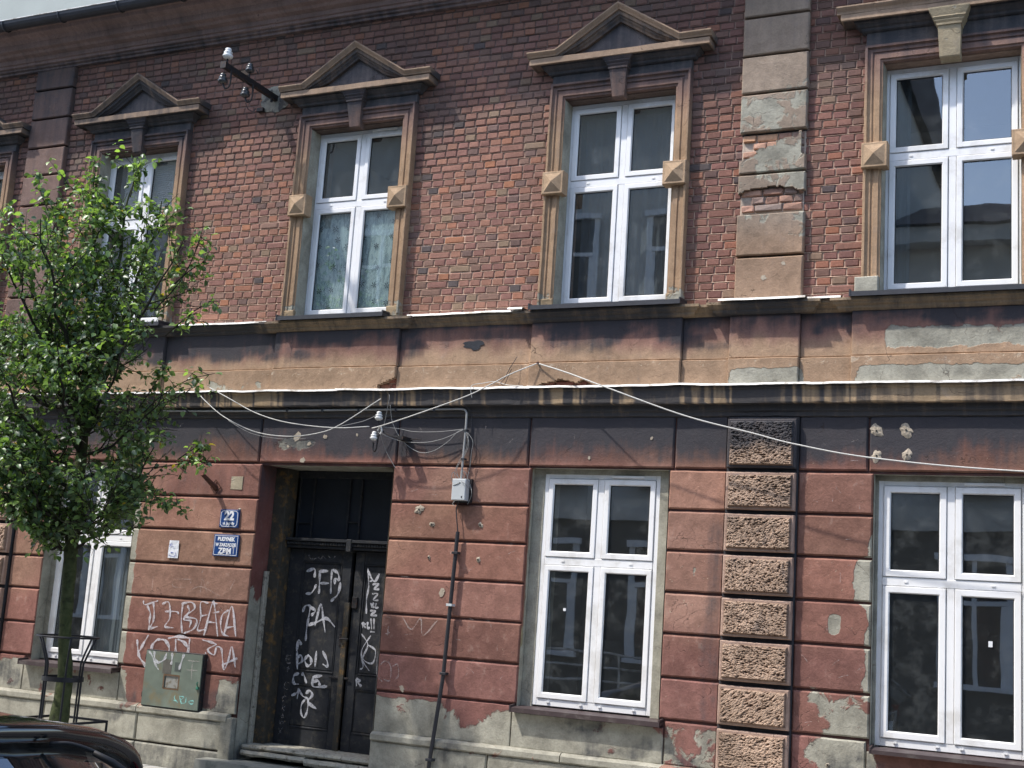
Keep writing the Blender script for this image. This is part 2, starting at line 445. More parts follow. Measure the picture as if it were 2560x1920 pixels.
def paint_string(X, Y, Z):
    q = fbm(X * 2.2, Z * 0 + 2, 41); q2 = vnoise(X * 26, Z * 1.5, 43) * .6 + vnoise(X * 55, Z * 2, 44) * .4
    P = s(176, 152, 122)[None] * np.ones((len(X), 1))
    drip = sst(.56, .74, .55 * q + .55 * q2)
    soot_shade = .98 - .75 * drip - .45 * sst(-2.3, -1.6, X)
    soot_shade = np.maximum(soot_shade, (Z < 3.492) * .95)  # underside mouldings all dark: soot together with painted shade
    return P, np.stack([np.zeros(len(X)), soot_shade, np.full(len(X), .2)], 1)

def paint_sill(X, Y, Z):
    q = fbm(X * 2.1, Z * 3, 47)
    P = s(164, 142, 114)[None] * np.ones((len(X), 1))
    soot_shade = .25 + .55 * q + .45 * (1 - sst(-8.2, -7.8, X)) + .7 * box_mask(X, Z, -3.2, -2.35, 4, 5, .05) + .4 * box_mask(X, Z, -4.9, -3.5, 4, 5, .05) - .3 * box_mask(X, Z, -3.5, -3.15, 4, 5, .05)
    return P, np.stack([np.zeros(len(X)), np.clip(soot_shade, 0, 1), np.full(len(X), .3)], 1)

def paint_surround(dark=0.0, pale=0.0):
    def f(X, Y, Z):
        q = fbm(X * 6, Z * 1.2, 51); up_ = sst(6.0, 6.5, Z + .3 * (q - .5))
        P = s(170, 142, 114)[None] * (1 - up_[:, None]) + s(134, 108, 98)[None] * up_[:, None]
        P = P * (1 + pale)
        soot_shade = .05 + .45 * sst(6.35, 6.6, Z) * (.5 + q) + dark + .25 * q
        bare = box_mask(X, Z, -20, 5, 4.3, 4.58, .04) * .55 * (fbm(X * 2 + 7, Z * 3, 5) > .45)
        return P, np.stack([bare, np.clip(soot_shade, 0, 1), np.full(len(X), .45)], 1)
    return f

def paint_hood(pale=0.0):
    def f(X, Y, Z):
        q = fbm(X * 4, Z * 5 + Y * 9, 61)
        P = s(166, 142, 120)[None] * np.ones((len(X), 1))
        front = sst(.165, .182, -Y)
        soot_shade = (1 - front) * .85 + front * (.16 + .35 * q)  # everything behind the front lip darkened by depth: soot plus painted shade
        soot_shade = soot_shade + .20 * (1 - sst(-10, -7, X)) - pale
        return P, np.stack([np.zeros(len(X)), np.clip(soot_shade, 0, 1), np.full(len(X), .2)], 1)
    return f

def paint_const(c, bare=0., soot_shade=0., fl=.2, var=.3):
    def f(X, Y, Z):
        q = fbm(X * 5, Z * 5, 71)
        return np.array(c)[None] * np.ones((len(X), 1)), np.stack([np.full(len(X), float(bare)), np.clip(soot_shade + var * (q - .5) * (soot_shade > 0), 0, 1), np.full(len(X), fl)], 1)
    return f

def paint_pil(left):
    def f(X, Y, Z):
        q = fbm(X * 3, Z * 3, 81); q2 = fbm(X * 2, Z * 2, 82)
        if left:
            P = s(128, 106, 97)[None] * np.ones((len(X), 1)); soot_shade = .16 + .42 * sst(5.9, 7.4, Z) + .3 * (q - .5); bare = np.zeros(len(X))
        else:
            g = sst(4.85, 5.2, Z)[:, None]
            P = s(168, 141, 118)[None] * .88 * (1 - g) + s(164, 147, 130)[None] * .88 * g
            soot_shade = .06 + .16 * q + .12 * sst(6.4, 7.2, Z); bare = (.25 + .5 * q2) * sst(4.8, 5.0, Z) * (1 - sst(6.2, 6.7, Z))
        return P, np.stack([bare, np.clip(soot_shade, 0, 1), np.full(len(X), .35)], 1)
    return f

def paint_cornice(X, Y, Z):
    q = fbm(X * 1.2, Z * 8, 91)
    P = s(160, 138, 132)[None] * np.ones((len(X), 1))
    return P, np.stack([np.zeros(len(X)), np.clip(.04 + .45 * q + .3 * (Z < 7.66), 0, 1), np.full(len(X), .1)], 1)

# ---------------------------------------------------------------- plaster shapes
def panel(name, x0, x1, z0, z1, yf, yb, parent, paint, b=.008, step=.045, rough=.0015, mat=None, keep=None, seed=0):
    """a plaster slab: chamfered edges, slightly uneven face"""
    nx = max(2, int(round((x1 - x0 - 2 * b) / step))); nz = max(2, int(round((z1 - z0 - 2 * b) / step)))
    xs = np.concatenate([[x0], np.linspace(x0 + b, x1 - b, nx + 1), [x1]]); zs = np.concatenate([[z0], np.linspace(z0 + b, z1 - b, nz + 1), [z1]])
    XX, ZZ = np.meshgrid(xs, zs); YY = np.full(XX.shape, yf)
    YY += rough * (fbm(XX * 5, ZZ * 5, 101 + seed) - .5) * 4
    for a in (0, -1):
        YY[a, :] = yf + b; YY[:, a] = yf + b
    jx = (fbm(XX * 14, ZZ * 14, 5 + seed) - .5) * .006; jz = (fbm(XX * 11, ZZ * 11, 6 + seed) - .5) * .006
    XX = XX + jx * (np.arange(len(xs))[None] > 0); ZZ = ZZ + jz
    m, n = XX.shape
    V = np.stack([XX.ravel(), YY.ravel(), ZZ.ravel()], 1).tolist(); F = []
    kp = None
    if keep is not None:
        cx = (XX[:-1, :-1] + XX[1:, 1:]) / 2; cz = (ZZ[:-1, :-1] + ZZ[1:, 1:]) / 2
        kp = keep(cx, cz)
    K = lambda i, j: 0 <= i < m - 1 and 0 <= j < n - 1 and (kp is None or kp[i, j])
    back = {}
    def bk(i):
        if i not in back: back[i] = len(V); V.append([V[i][0], yb, V[i][2]])
        return back[i]
    for i in range(m - 1):
        for j in range(n - 1):
            if not K(i, j): continue
            a, b_, c, d = i * n + j, i * n + j + 1, (i + 1) * n + j + 1, (i + 1) * n + j
            F.append((a, b_, c, d))
            if not K(i - 1, j): F.append((a, bk(a), bk(b_), b_))
            if not K(i + 1, j): F.append((d, c, bk(c), bk(d)))
            if not K(i, j - 1): F.append((a, d, bk(d), bk(a)))
            if not K(i, j + 1): F.append((b_, bk(b_), bk(c), c))
    return obj(name, V, F, mat or PLASTER, parent, paint)

def mould(name, x0, x1, prof, parent, paint, returns=(True, True), step=.12, jit=.0025, mat=None, wave=0.0):
    """horizontal moulding; prof = [(projection, z)] from top to bottom, first and last on the wall"""
    nx = max(2, int((x1 - x0) / step)); V = []; F = []
    pmax = max(p for p, z in prof)
    cols = []
    def X_(t, p): return x0 + (x1 - x0) * t
    if returns[0]: cols.append([(x0 - p, -0.0, z) for p, z in prof])
    for k in range(nx + 1):
        t = k / nx; c = []
        for idx, (p, z) in enumerate(prof):
            x = x0 + (x1 - x0) * t
            if returns[0] and k == 0: x = x0 - p
            if returns[1] and k == nx: x = x1 + p
            j = (vnoise(x * 9, idx * 3.3, 13) - .5) * 2 * jit
            w = (vnoise(x * 2.1, 4, 19) - .5) * 2 * wave
            c.append((x, -p - j, z + (vnoise(x * 8, idx * 5.1, 14) - .5) * 2 * jit + w))
        cols.append(c)
    if returns[1]: cols.append([(x1 + p, -0.0, z) for p, z in prof])
    m = len(prof)
    for c in cols: V += c
    for i in range(len(cols) - 1):
        for j in range(m - 1):
            a = i * m + j; F.append((a, a + 1, a + m + 1, a + m))
    if not returns[0]:
        F.append(tuple(range(m)))
    if not returns[1]:
        F.append(tuple((len(cols) - 1) * m + j for j in reversed(range(m))))
    return obj(name, V, F, mat or PLASTER, parent, paint)

def sweep(line, prof, closed_ends=True):
    """line: points (x, z); prof: [(d, y)] d measured to the right-hand side of travel. returns V, F with mitres"""
    n = len(line); V = []; F = []
    for i in range(n):
        p = Vector(line[i])
        d0 = (Vector(line[i]) - Vector(line[i - 1])).normalized() if i > 0 else None
        d1 = (Vector(line[i + 1]) - Vector(line[i])).normalized() if i < n - 1 else None
        if d0 is None: d0 = d1
        if d1 is None: d1 = d0
        n0 = Vector((d0.y, -d0.x)); n1 = Vector((d1.y, -d1.x)); mt = (n0 + n1).normalized()
        k = 1 / max(.2, mt.dot(n0))
        for d, y in prof: q = p + mt * d * k; V.append((q.x, y, q.y))
    m = len(prof)
    for i in range(n - 1):
        for j in range(m - 1):
            a = i * m + j; F.append((a, a + 1, a + m + 1, a + m))
    if closed_ends: F.append(tuple(range(m))); F.append(tuple((n - 1) * m + j for j in reversed(range(m))))
    return V, F

def subline(pts, step=.15):
    out = []
    for a, b in zip(pts[:-1], pts[1:]):
        d = math.dist(a, b); k = max(1, int(d / step))
        for i in range(k): t = i / k; out.append((a[0] + (b[0] - a[0]) * t, a[1] + (b[1] - a[1]) * t))
    out.append(pts[-1]); return out

# ================================================================ THE TENEMENT
TEN = empty('tenement_building', (-6, 0, -.1))
tag(TEN, 'weathered two storey brick and red plaster tenement with white cross windows and gabled window hoods', 'building')
TEN_M = Matrix.Translation(Vector((6, 0, .1)))
def adopt(root, world_parent=TEN):
    root.parent = world_parent; root.matrix_parent_inverse = TEN_M
class P_:  # marker: parts of the tenement keep world coordinates
    pass
XL, XR = -14.6, 1.9

OPEN_UP = [(c - HW, c + HW, 4.41, 6.455) for c in WIN_C]
OPEN_LOW = [(-10.62, -9.42, .76, 2.915), (-4.865, -3.545, .78, 2.925), (-1.815, -.63, .745, 2.915)]
DOOR = (-7.85, -6.31, -.12, 2.912)

def wallgrid(name, y, thick, x0, x1, z0, z1, holes, mat, paint, step=.25):
    xs = sorted({x0, x1} | {h[0] for h in holes} | {h[1] for h in holes}); zs = sorted({z0, z1} | {h[2] for h in holes} | {h[3] for h in holes})
    xs = [x for x in xs if x0 <= x <= x1]; zs = [z for z in zs if z0 <= z <= z1]
    def dens(a):
        o = []
        for p, q in zip(a[:-1], a[1:]):
            k = max(1, int((q - p) / step))
            o += [p + (q - p) * i / k for i in range(k)]
        return o + [a[-1]]
    xs = dens(xs); zs = dens(zs); n = len(xs)
    inh = lambda x, z: any(h[0] < x < h[1] and h[2] < z < h[3] for h in holes)
    V = [(x, y, z) for z in zs for x in xs]; F = []; back = {}
    def bk(i):
        if i not in back: back[i] = len(V); V.append((V[i][0], y + thick, V[i][2]))
        return back[i]
    K = lambda i, j: 0 <= i < len(zs) - 1 and 0 <= j < n - 1 and not inh((xs[j] + xs[j + 1]) / 2, (zs[i] + zs[i + 1]) / 2)
    for i in range(len(zs) - 1):
        for j in range(n - 1):
            if not K(i, j): continue
            a, b_, c, d = i * n + j, i * n + j + 1, (i + 1) * n + j + 1, (i + 1) * n + j
            F.append((a, b_, c, d))
            if not K(i - 1, j): F.append((a, bk(a), bk(b_), b_))
            if not K(i + 1, j): F.append((d, c, bk(c), bk(d)))
            if not K(i, j - 1): F.append((a, d, bk(d), bk(a)))
            if not K(i, j + 1): F.append((b_, bk(b_), bk(c), c))
    o = obj(name, V, F, mat, None, paint); adopt(o); return o

def mortar_paint(X, Y, Z):
    q = fbm(X * 1.3, Z * 1.5, 7)
    t = sst(5.2, 6.4, Z + 1.2 * (q - .5))[:, None]  # mortar darkens upward: soot, with the cornice's shade put into its colour
    t = t * (1 - .5 * sst(-3.3, -3.0, X)[:, None])
    P = s(190, 162, 142)[None] * (1 - t) + s(112, 97, 90)[None] * t
    return P, np.stack([np.zeros(len(X)), .10 * t[:, 0], np.zeros(len(X))], 1)
wall = wallgrid('brick_wall_core', .0055, .40, XL, XR, 4.30, 7.70, OPEN_UP, PLASTER, mortar_paint)

def paint_reveal(X, Y, Z):
    q = fbm(X * 3, Z * 3, 8)
    P = np.where((np.abs(X + 7.85)[:, None] < .1) | (np.abs(X + 4.865)[:, None] < .05) & (Z[:, None] > 1.5) & (Y[:, None] < .03), (s(140, 92, 84) * .8)[None], s(150, 140, 112)[None])
    inn = (Y > .02).astype(float)
    isd = (np.abs(X + 7.85) < .1) | (np.abs(X + 6.31) < .1)
    isc = (np.abs(X + 4.865) < .05) & (Y < .03) & (Z > 1.3)
    bare = np.where(isd, .22 + .75 * (1 - sst(1.2, 1.9, Z + .6 * (Y - .1))), np.where(isc, .1, .9)) * (.85 + .3 * q)
    return P, np.stack([bare, np.where(isd, .20 + .5 * sst(.3, .0, Z) + .45 * sst(2.3, 2.8, Z), .05), np.zeros(len(X))], 1)
low = wallgrid('ground_floor_wall_core', -.018, .44, XL, XR, -.35, 4.32, OPEN_LOW + [DOOR], PLASTER, lambda X, Y, Z: (s(96, 66, 60)[None] * np.ones((len(X), 1)), np.stack([np.zeros(len(X)), np.full(len(X), .35), np.zeros(len(X))], 1)), .3)
def reveal(o_, y0, y1, sides, pf, name='reveal'):
    x0, x1, z0, z1 = o_; e = .0015
    V = []; F = []
    def grid(f, nu, nv):
        n0 = len(V)
        for i in range(nu + 1):
            for j in range(nv + 1): V.append(f(i / nu, j / nv))
        for i in range(nu):
            for j in range(nv): a = n0 + i * (nv + 1) + j; F.append((a, a + 1, a + nv + 2, a + nv + 1))
    nz = 50
    if 'L' in sides: grid(lambda u, v: (x0 + e + .003 * vnoise(u * 20, v * 3, 2), y0 + (y1 - y0) * v, z0 + (z1 - z0) * u), nz, 6)
    if 'R' in sides: grid(lambda u, v: (x1 - e - .003 * vnoise(u * 20, v * 3, 4), y0 + (y1 - y0) * v, z0 + (z1 - z0) * u), nz, 6)
    if 'T' in sides: grid(lambda u, v: (x0 + (x1 - x0) * u, y0 + (y1 - y0) * v, z1 - e), 20, 6)
    o = obj(name, V, F, PLASTER, None, pf); adopt(o)
for o_ in OPEN_LOW: reveal(o_, -.034, .40, 'LRT', paint_reveal)
reveal(DOOR, -.034, .42, 'LRT', paint_reveal)

# ---- bricks
COURSE = .0742
BR_COLS = [(s(158, 117, 102), 8), (s(150, 110, 99), 5), (s(166, 122, 103), 3), (s(172, 121, 98), 1.2), (s(146, 116, 102), 3), (s(156, 132, 110), .7), (s(128, 104, 96), 1.4), (s(100, 90, 88), .3), (s(178, 124, 96), .3)]
_w = [w for c, w in BR_COLS]
rb = random.Random(11)
SOOT_SHADE_B = s(98, 90, 86)
def brick_color(x, z):
    c = rb.choices([c for c, w in BR_COLS], _w)[0].copy()
    q = float(fbm(x * .8, z * .9, 15)); q2 = float(fbm(x * 2.5, z * 3, 16))
    d = 1.06 - .12 * float(sst(6.1, 7.3, z)) - .14 * float(sst(.5, .75, q2)); so = .25 * float(sst(6.0, 7.2, z))  # upper courses darkened and greyed: soot plus painted cornice shade
    # soot plumes beside the hoods
    for wc in WIN_C:
        for sd in (-1, 1):
            ex = wc + sd * .98
            so += .55 * math.exp(-((x - ex) / .20) ** 2 - ((z - 6.50) / .28) ** 2)
            so += .2 * math.exp(-((x - wc - sd * .80) / .10) ** 2) * (z < 6.6)
        so += .4 * math.exp(-((x - wc - .35) / .3) ** 2 - ((z - 7.25) / .15) ** 2)
    if x > -3.4: d -= .16 - .10 * q; c[1] *= .95; c[2] *= .97
    so = min(.8, so); c = c * (1 - so) + SOOT_SHADE_B * so
    c *= .88 * max(.5, d) * (1.0 + .20 * (rb.random() - .5)) * (.9 + .2 * q)
    return c
def brick_geo(w, h, dpt, r):
    """worn brick front: bevelled rounded face, 16 verts"""
    b = .007 + r.random() * .004
    j = lambda: (r.random() - .5) * .005
    V = [(-w / 2 + b + j(), 0, -h / 2 + b + j() * .6), (w / 2 - b + j(), 0, -h / 2 + b + j() * .6), (w / 2 - b + j(), 0, h / 2 - b + j() * .6), (-w / 2 + b + j(), 0, h / 2 - b + j() * .6)]
    V = [(x, -.002 - r.random() * .003, z) for x, y, z in V]
    o = [(-w / 2 + j() * .5, -h / 2 + b * .6), (-w / 2 + b * .8, -h / 2), (w / 2 - b * .8, -h / 2), (w / 2 + j() * .5, -h / 2 + b * .6), (w / 2, h / 2 - b * .6), (w / 2 - b * .8, h / 2), (-w / 2 + b * .8, h / 2), (-w / 2, h / 2 - b * .6)]
    V += [(x, .004, z + j() * .3) for x, z in o]; V += [(x, dpt, z) for x, z in o]
    F = [(0, 1, 2, 3), (4, 5, 0), (5, 6, 1, 0), (6, 7, 1), (7, 8, 2, 1), (8, 9, 2), (9, 10, 3, 2), (10, 11, 3), (11, 4, 0, 3)]
    for k in range(8): a = 4 + k; b_ = 4 + (k + 1) % 8; F.append((a, a + 8, b_ + 8, b_))
    return V, F
bricks = []
z = 4.300; row = 0
while z < 7.66:
    xx = XL; pitch = .1225
    off = (row % 2) * pitch / 2 + rb.uniform(-.008, .008)
    x = XL + off
    while x < XR:
        pt = pitch * (1 + rb.uniform(-.05, .05)) * (1.06 if x > -3.5 else 1)
        if rb.random() < .035: pt *= 1.9
        a, b_ = x + .004, x + pt - .0045
        zc = z + COURSE / 2 + rb.uniform(-.0015, .0015)
        x += pt
        cuts = [(PILR[0] + .02, PILR[1] - .02), (PILL[0] + .02, PILL[1] - .02)] + [(o[0] - .02, o[1] + .02) for o in OPEN_UP if zc < 6.62]
        ok = True
        for c0, c1 in cuts:
            if a < c0 < b_: b_ = c0
            if a < c1 < b_: a = c1
            if a >= c0 and b_ <= c1: ok = False
        if not ok or b_ - a < .03: continue
        bricks.append(((a + b_) / 2, zc, b_ - a, COURSE - .0085 - rb.random() * .002, rb.uniform(-.0018, .0022)))
    z += COURSE; row += 1
CAMV = np.array(CAMP)
def proj(x, y, z):
    d = Vector((x, y, z)) - CAMP; f = d.dot(fw)
    return 1280 + FPX * d.dot(rt) / f, 960 - FPX * d.dot(up) / f, f
def vis_size(b):
    u, v, f = proj(b[0], 0, b[1])
    if not (5 < u < 2555 and 5 < v < 1915): return 0
    for wc in WIN_C:
        if abs(b[0] - wc) < .73 and b[1] < 6.8: return 0
        if abs(b[0] - wc) < .95 and 6.68 < b[1] < 7.3: return 0
    if 400 < v < 1400 and u < 520: return 0
    return b[2] * b[3] / f ** 2 * max(.3, (10.7 / math.hypot(b[0], 10.7, b[1] - 1.65)))
order = sorted(range(len(bricks)), key=lambda i: -vis_size(bricks[i]))
single = set(order[:272])
protos = {}
for k in range(10):
    r_ = random.Random(100 + k); V, F = brick_geo(1, 1, .02, r_)
    # geometry in real size for the common brick, scaled per instance
    V, F = brick_geo(.1245, .0627, .02, r_)
    me = bpy.data.meshes.new('brick'); me.from_pydata(V, [], F); me.materials.append(BRICK_O); protos[k] = me
for i in sorted(single):
    x, zc, w, h, yo = bricks[i]
    o = bpy.data.objects.new('brick', protos[rb.randrange(10)]); COL.objects.link(o)
    o.location = (x, yo, zc); o.scale = (w / .1245, 1, h / .0627)
    c = brick_color(x, zc); o.color = (*[float(q) for q in c], 1)
    adopt(o)
V_all = []; F_all = []; C_all = []
for i, (x, zc, w, h, yo) in enumerate(bricks):
    if i in single: continue
    V, F = brick_geo(w, h, .02, rb); n = len(V_all)
    V_all += [(p[0] + x, p[1] + yo, p[2] + zc) for p in V]; F_all += [tuple(q + n for q in f) for f in F]
    C_all += [brick_color(x, zc)] * len(V)
CA = np.array(C_all)
bf = obj('brick_field', V_all, F_all, BRICK_A, None, lambda X, Y, Z: (CA, CA * 0)); adopt(bf); bf['kind'] = 'stuff'

# struck bed joints: each slopes out over the brick below and catches the light
V = []; F = []
xs_ = np.arange(XL, XR, .05); z = 4.300
while z < 7.60:
    n0 = len(V)
    for x in xs_:
        w = float(vnoise(x * 6, z * 31, 5) - .5)
        V += [(x, -.0026 + .0022 * w, z - .0012 - .003 * w), (x, .0052, z + .0048 + .0016 * float(vnoise(x * 9, z * 17, 8)))]
    skip = lambda xm, zz: any(o[0] - .03 < xm < o[1] + .03 for o in OPEN_UP if zz < 6.6) or PILR[0] < xm < PILR[1] or PILL[0] < xm < PILL[1] or float(vnoise(xm * 1.9, zz * 23, 77)) < .16
    for i in range(len(xs_) - 1):
        if skip((xs_[i] + xs_[i + 1]) / 2, z): continue
        a = n0 + 2 * i; F.append((a, a + 2, a + 3, a + 1))
    z += COURSE
o = obj('bed_joints', V, F, PLASTER, None, mortar_paint); adopt(o); o['kind'] = 'stuff'

# broken bricks bared on the right pilaster
def bared_bricks(x0, x1, z0, z1, y, seed, cols):
    r_ = random.Random(seed); zc = z0 + .035; k = 0
    while zc < z1 - .02:
        x = x0 + (k % 2) * .09
        while x < x1 - .03:
            w = min(r_.choice([.125, .125, .19, .25]), x1 - x)
            V, F = brick_geo(w - .012, .060, .03, r_)
            V = [(p[0] + r_.uniform(-.004, .004), p[1] + (r_.uniform(-.010, .006) if q < 4 else 0), p[2] + r_.uniform(-.003, .003)) for q, p in enumerate(V)]
            o = obj('brick', V, F, BRICK_O); o.location = (x + w / 2, y + r_.uniform(-.006, .006), zc); c = r_.choice(cols) * r_.uniform(.8, 1.15); o.color = (*[float(q) for q in c], 1)
            adopt(o); x += w
        zc += .072; k += 1
BC = [s(190, 150, 128), s(176, 138, 120), s(160, 136, 124), s(200, 156, 124), s(154, 136, 126)]
bared_bricks(-3.005, -2.455, 5.565, 5.915, -.022, 5, BC)
bared_bricks(-3.005, -2.455, 5.205, 5.43, -.022, 6, BC)
bared_bricks(-4.86, -4.26, 3.655, 3.75, -.045, 7, [s(150, 100, 84), s(140, 92, 80)])
bared_bricks(-6.54, -6.325, 3.655, 3.79, -.045, 8, [s(150, 100, 84), s(160, 112, 92)])
bk_panel = panel('lime_mortar_bed', -3.015, -2.445, 5.19, 5.93, -.008, .02, None, paint_const(s(196, 178, 160), .1, .12, .2), rough=.003); adopt(bk_panel)
bk_panel = panel('lime_mortar_bed', -6.56, -6.32, 3.645, 3.80, -.03, .02, None, paint_const(s(170, 140, 118), .1, .1, .2), rough=.003); adopt(bk_panel)
bk_panel = panel('lime_mortar_bed', -4.88, -4.24, 3.645, 3.77, -.03, .02, None, paint_const(s(170, 140, 118), .1, .1, .2), rough=.003); adopt(bk_panel)

# ---- upper pilasters: plaster blocks
RG_Z = [7.60, 7.39, 7.025, 6.655, 6.297, 5.926, 5.549, 5.189, 4.795, 4.375]
LG_Z = [7.60, 7.335, 6.97, 6.61, 6.269, 5.905, 5.54, 5.175, 4.80, 4.375]
def keep5(X, Z):
    q = fbm(X * 9, Z * 9, 3) - .5
    edge = (X + 3.0) * .62 + 5.585 + .14 * q * 2   # diagonal break: upper-left gone
    gone = (Z > edge + .02) & (X < -2.72 + .12 * q + .5 * (Z - 5.75)) | (Z > 5.85 + .10 * q) & (X < -2.50)
    gone |= (X > -2.475 + .05 * q) & (Z > 5.70)
    return ~gone
def keep6(X, Z):
    q = fbm(X * 10, Z * 10, 33) - .5
    arch = 5.375 + .055 * np.sin((X + 3.02) / .585 * math.pi * 1.0) + .06 * q
    return Z > arch
for k in range(len(RG_Z) - 1):
    z1, z0 = RG_Z[k] - .010, RG_Z[k + 1] + .012
    kp = keep5 if abs(z1 - 5.916) < .01 else keep6 if abs(z1 - 5.539) < .01 else None
    o = panel('plaster_block', PILR[0], PILR[1], z0, z1, -.062, .0, None, paint_pil(False), b=.010, step=.011 if kp else .05, rough=.002, keep=kp, seed=k); adopt(o)
for k in range(len(LG_Z) - 1):
    o = panel('plaster_block', PILL[0], PILL[1], LG_Z[k + 1] + .012, LG_Z[k] - .010, -.062, .0, None, paint_pil(True), b=.010, rough=.002, seed=30 + k); adopt(o)
for P__, lf in ((PILR, False), (PILL, True)):
    o = panel('pilaster_core', P__[0] + .006, P__[1] - .006, 4.375, 7.62, -.004, .02, None, paint_const(s(70, 58, 52), 0, .7), step=.3); adopt(o)

# ---- top cornice and gutter
corn = [(0, 8.02), (.44, 8.02), (.44, 7.97), (.40, 7.955), (.38, 7.92), (.30, 7.895), (.27, 7.865), (.255, 7.80), (.20, 7.79), (.18, 7.765), (.12, 7.75), (.12, 7.70), (.10, 7.695), (.10, 7.665), (.07, 7.655), (.07, 7.635), (.045, 7.625), (.045, 7.60), (0, 7.595)]
o = mould('cornice', XL, XR, corn, None, paint_cornice, (False, False), .2, .002); adopt(o)
mb = MB(); n = 60
prof = []
for k in range(9):
    a = math.pi * (k / 8); prof.append((-.545 - .075 * math.cos(a), 7.985 - .085 * math.sin(a)))
V = []; F = []
xs = np.linspace(XL, XR, n)
for x in xs:
    for (y, z_) in prof: V.append((x, y, z_ + .003 * math.sin(x * 2)))
    for (y, z_) in reversed(prof): V.append((x, y + (0.004 if y < -.545 else -.004), z_ + .004 + .003 * math.sin(x * 2)))
m_ = len(prof) * 2
for i in range(n - 1):
    for j in range(m_): a = i * m_ + j; b_ = i * m_ + (j + 1) % m_; F.append((a, b_, b_ + m_, a + m_))
gut = obj('gutter', V, F, DARKMETAL); adopt(gut)
rim = MB().tube([(x, -.622, 7.99 + .003 * math.sin(x * 2)) for x in xs], .008, 6).build('gutter_rim', ZINC); rim.parent = gut
x = XL + .3
while x < XR:
    b = MB(); pts = [(x, -.545 - .082 * math.cos(math.pi * k / 8), 7.985 - .093 * math.sin(math.pi * k / 8)) for k in range(9)]
    b.tube(pts, .009, 5).build('gutter_bracket', DARKMETAL, gut); x += .86
TILE = mat_simple('dark_roof_tile', (.08, .06, .055), .8, 0, .4, 8, .5)
mb = MB()
for k in range(18):
    y = -.5 + k * .33; zz = 8.02 + k * .33 * .40
    mb.box(XL, XR, y, y + .36, zz, zz + .05)
rf = mb.build('roof', TILE); adopt(rf)
gw = MB().box(XL, XR, .42, 9, -.3, 7.6).build('building_core', ROOM); 
# the core is kept hollow behind the windows
bpy.data.objects.remove(gw)
mb = MB(); mb.box(XL, XL + .3, .42, 9, -.3, 7.9); mb.box(XR - .3, XR, .42, 9, -.3, 7.9); mb.box(XL, XR, 8.7, 9, -.3, 7.9); mb.box(XL, XR, .42, 9, 7.62, 7.9)
bw = mb.build('rear_walls', mat_simple('grey_side_render', (.3, .29, .26), .9)); adopt(bw)

# ---- sill cornice, frieze, string course
PED = [(-13.27, -11.83, 0), (-10.67, -9.235, 0), (-7.80, -6.345, 0), (-4.925, -3.475, 0), (-2.005, -.45, 0)]
PEDP = [(-11.70, -11.03, 1), (-3.045, -2.44, 1)]
def frieze_seg(x0, x1, proud):
    o = panel('frieze_panel', x0, x1, 3.892, 4.275, -.050 - proud, .0, None, paint_frieze, b=.006, step=.035, rough=.003, seed=int(abs(x0) * 10)); adopt(o)
    kp = None
    if abs(x0 + 4.925) < .01:
        kp = lambda X, Z: ~((Z < 3.675 + .055 * (1 - np.abs((X + 4.60) / .22)) + .05 * (fbm(X * 9, Z * 9, 6) - .5)) & (np.abs(X + 4.60) < .24)) & ~((Z < 3.67 + .06 * (1 - np.abs((X + 4.38) / .12))) & (np.abs(X + 4.38) < .13))
    if abs(x0 + 7.80) < .01:
        kp = lambda X, Z: ~((X > -6.53 + .04 * (fbm(X * 9, Z * 9, 7) - .5)) & (Z < 3.70 + (X + 6.53) * .42 + .03 * (fbm(X * 12, Z * 12, 8) - .5)))
    o = panel('frieze_base_panel', x0, x1, 3.645, 3.886, -.070 - proud, .0, None, paint_frieze, b=.006, step=.012 if kp else .035, rough=.0025, keep=kp, seed=int(abs(x0) * 7)); adopt(o)
prev = XL
sill_prof = lambda k: [(0, 4.372), (.125 + k, 4.368), (.125 + k, 4.345), (.110 + k, 4.335), (.100 + k, 4.318), (.078 + k, 4.305), (.074 + k, 4.288), (.055 + k, 4.270), (0, 4.268)]
for x0, x1, ispil in sorted(PED + PEDP):
    if x0 > prev + .02:
        frieze_seg(prev + .002, x0 - .002, 0.0)
        o = mould('sill_cornice', prev + (.10), x0 - .10, sill_prof(0), None, paint_sill, (False, False)); adopt(o)
    frieze_seg(x0, x1, .038)
    o = mould('sill_cornice', x0, x1, sill_prof(.045 if not ispil else .062), None, paint_sill, (True, True)); adopt(o)
    prev = x1
o = mould('sill_cornice', prev + .1, XR, sill_prof(0), None, paint_sill, (False, False)); adopt(o)
frieze_seg(prev + .002, XR, 0)
string = [(0, 3.652), (.150, 3.642), (.150, 3.622), (.138, 3.606), (.132, 3.505), (.128, 3.494), (.070, 3.488), (.068, 3.440), (.052, 3.425), (.052, 3.395), (.036, 3.385), (0, 3.38)]
o = mould('string_course', XL, XR, string, None, paint_string, (False, False), .02, .003); adopt(o)
def flashing(x0, x1, y0, y1, z, seed, amp=.006):
    n = max(4, int((x1 - x0) / .045)); V = []; F = []
    for k in range(n + 1):
        x = x0 + (x1 - x0) * k / n; w = (float(fbm(x * 2.6, seed, seed)) - .5) * 2 * amp; w2 = (float(vnoise(x * 7, seed, seed + 1)) - .5) * .004
        V += [(x, y1, z + .014 + w * .3), (x, y0, z + .006 + w + w2), (x, y0 - .005, z - .012 + w * 1.3 + w2), (x, y0 + .002, z - .013 + w * 1.3 + w2)]
    for k in range(n):
        for j in range(3): a = k * 4 + j; F.append((a, a + 1, a + 5, a + 4))
    o = obj('flashing', V, F, ZINC); adopt(o)
seg = [XL, -10.2, -8.3, -6.97, -4.9, -3.3, -2.35, -1.35, XR]
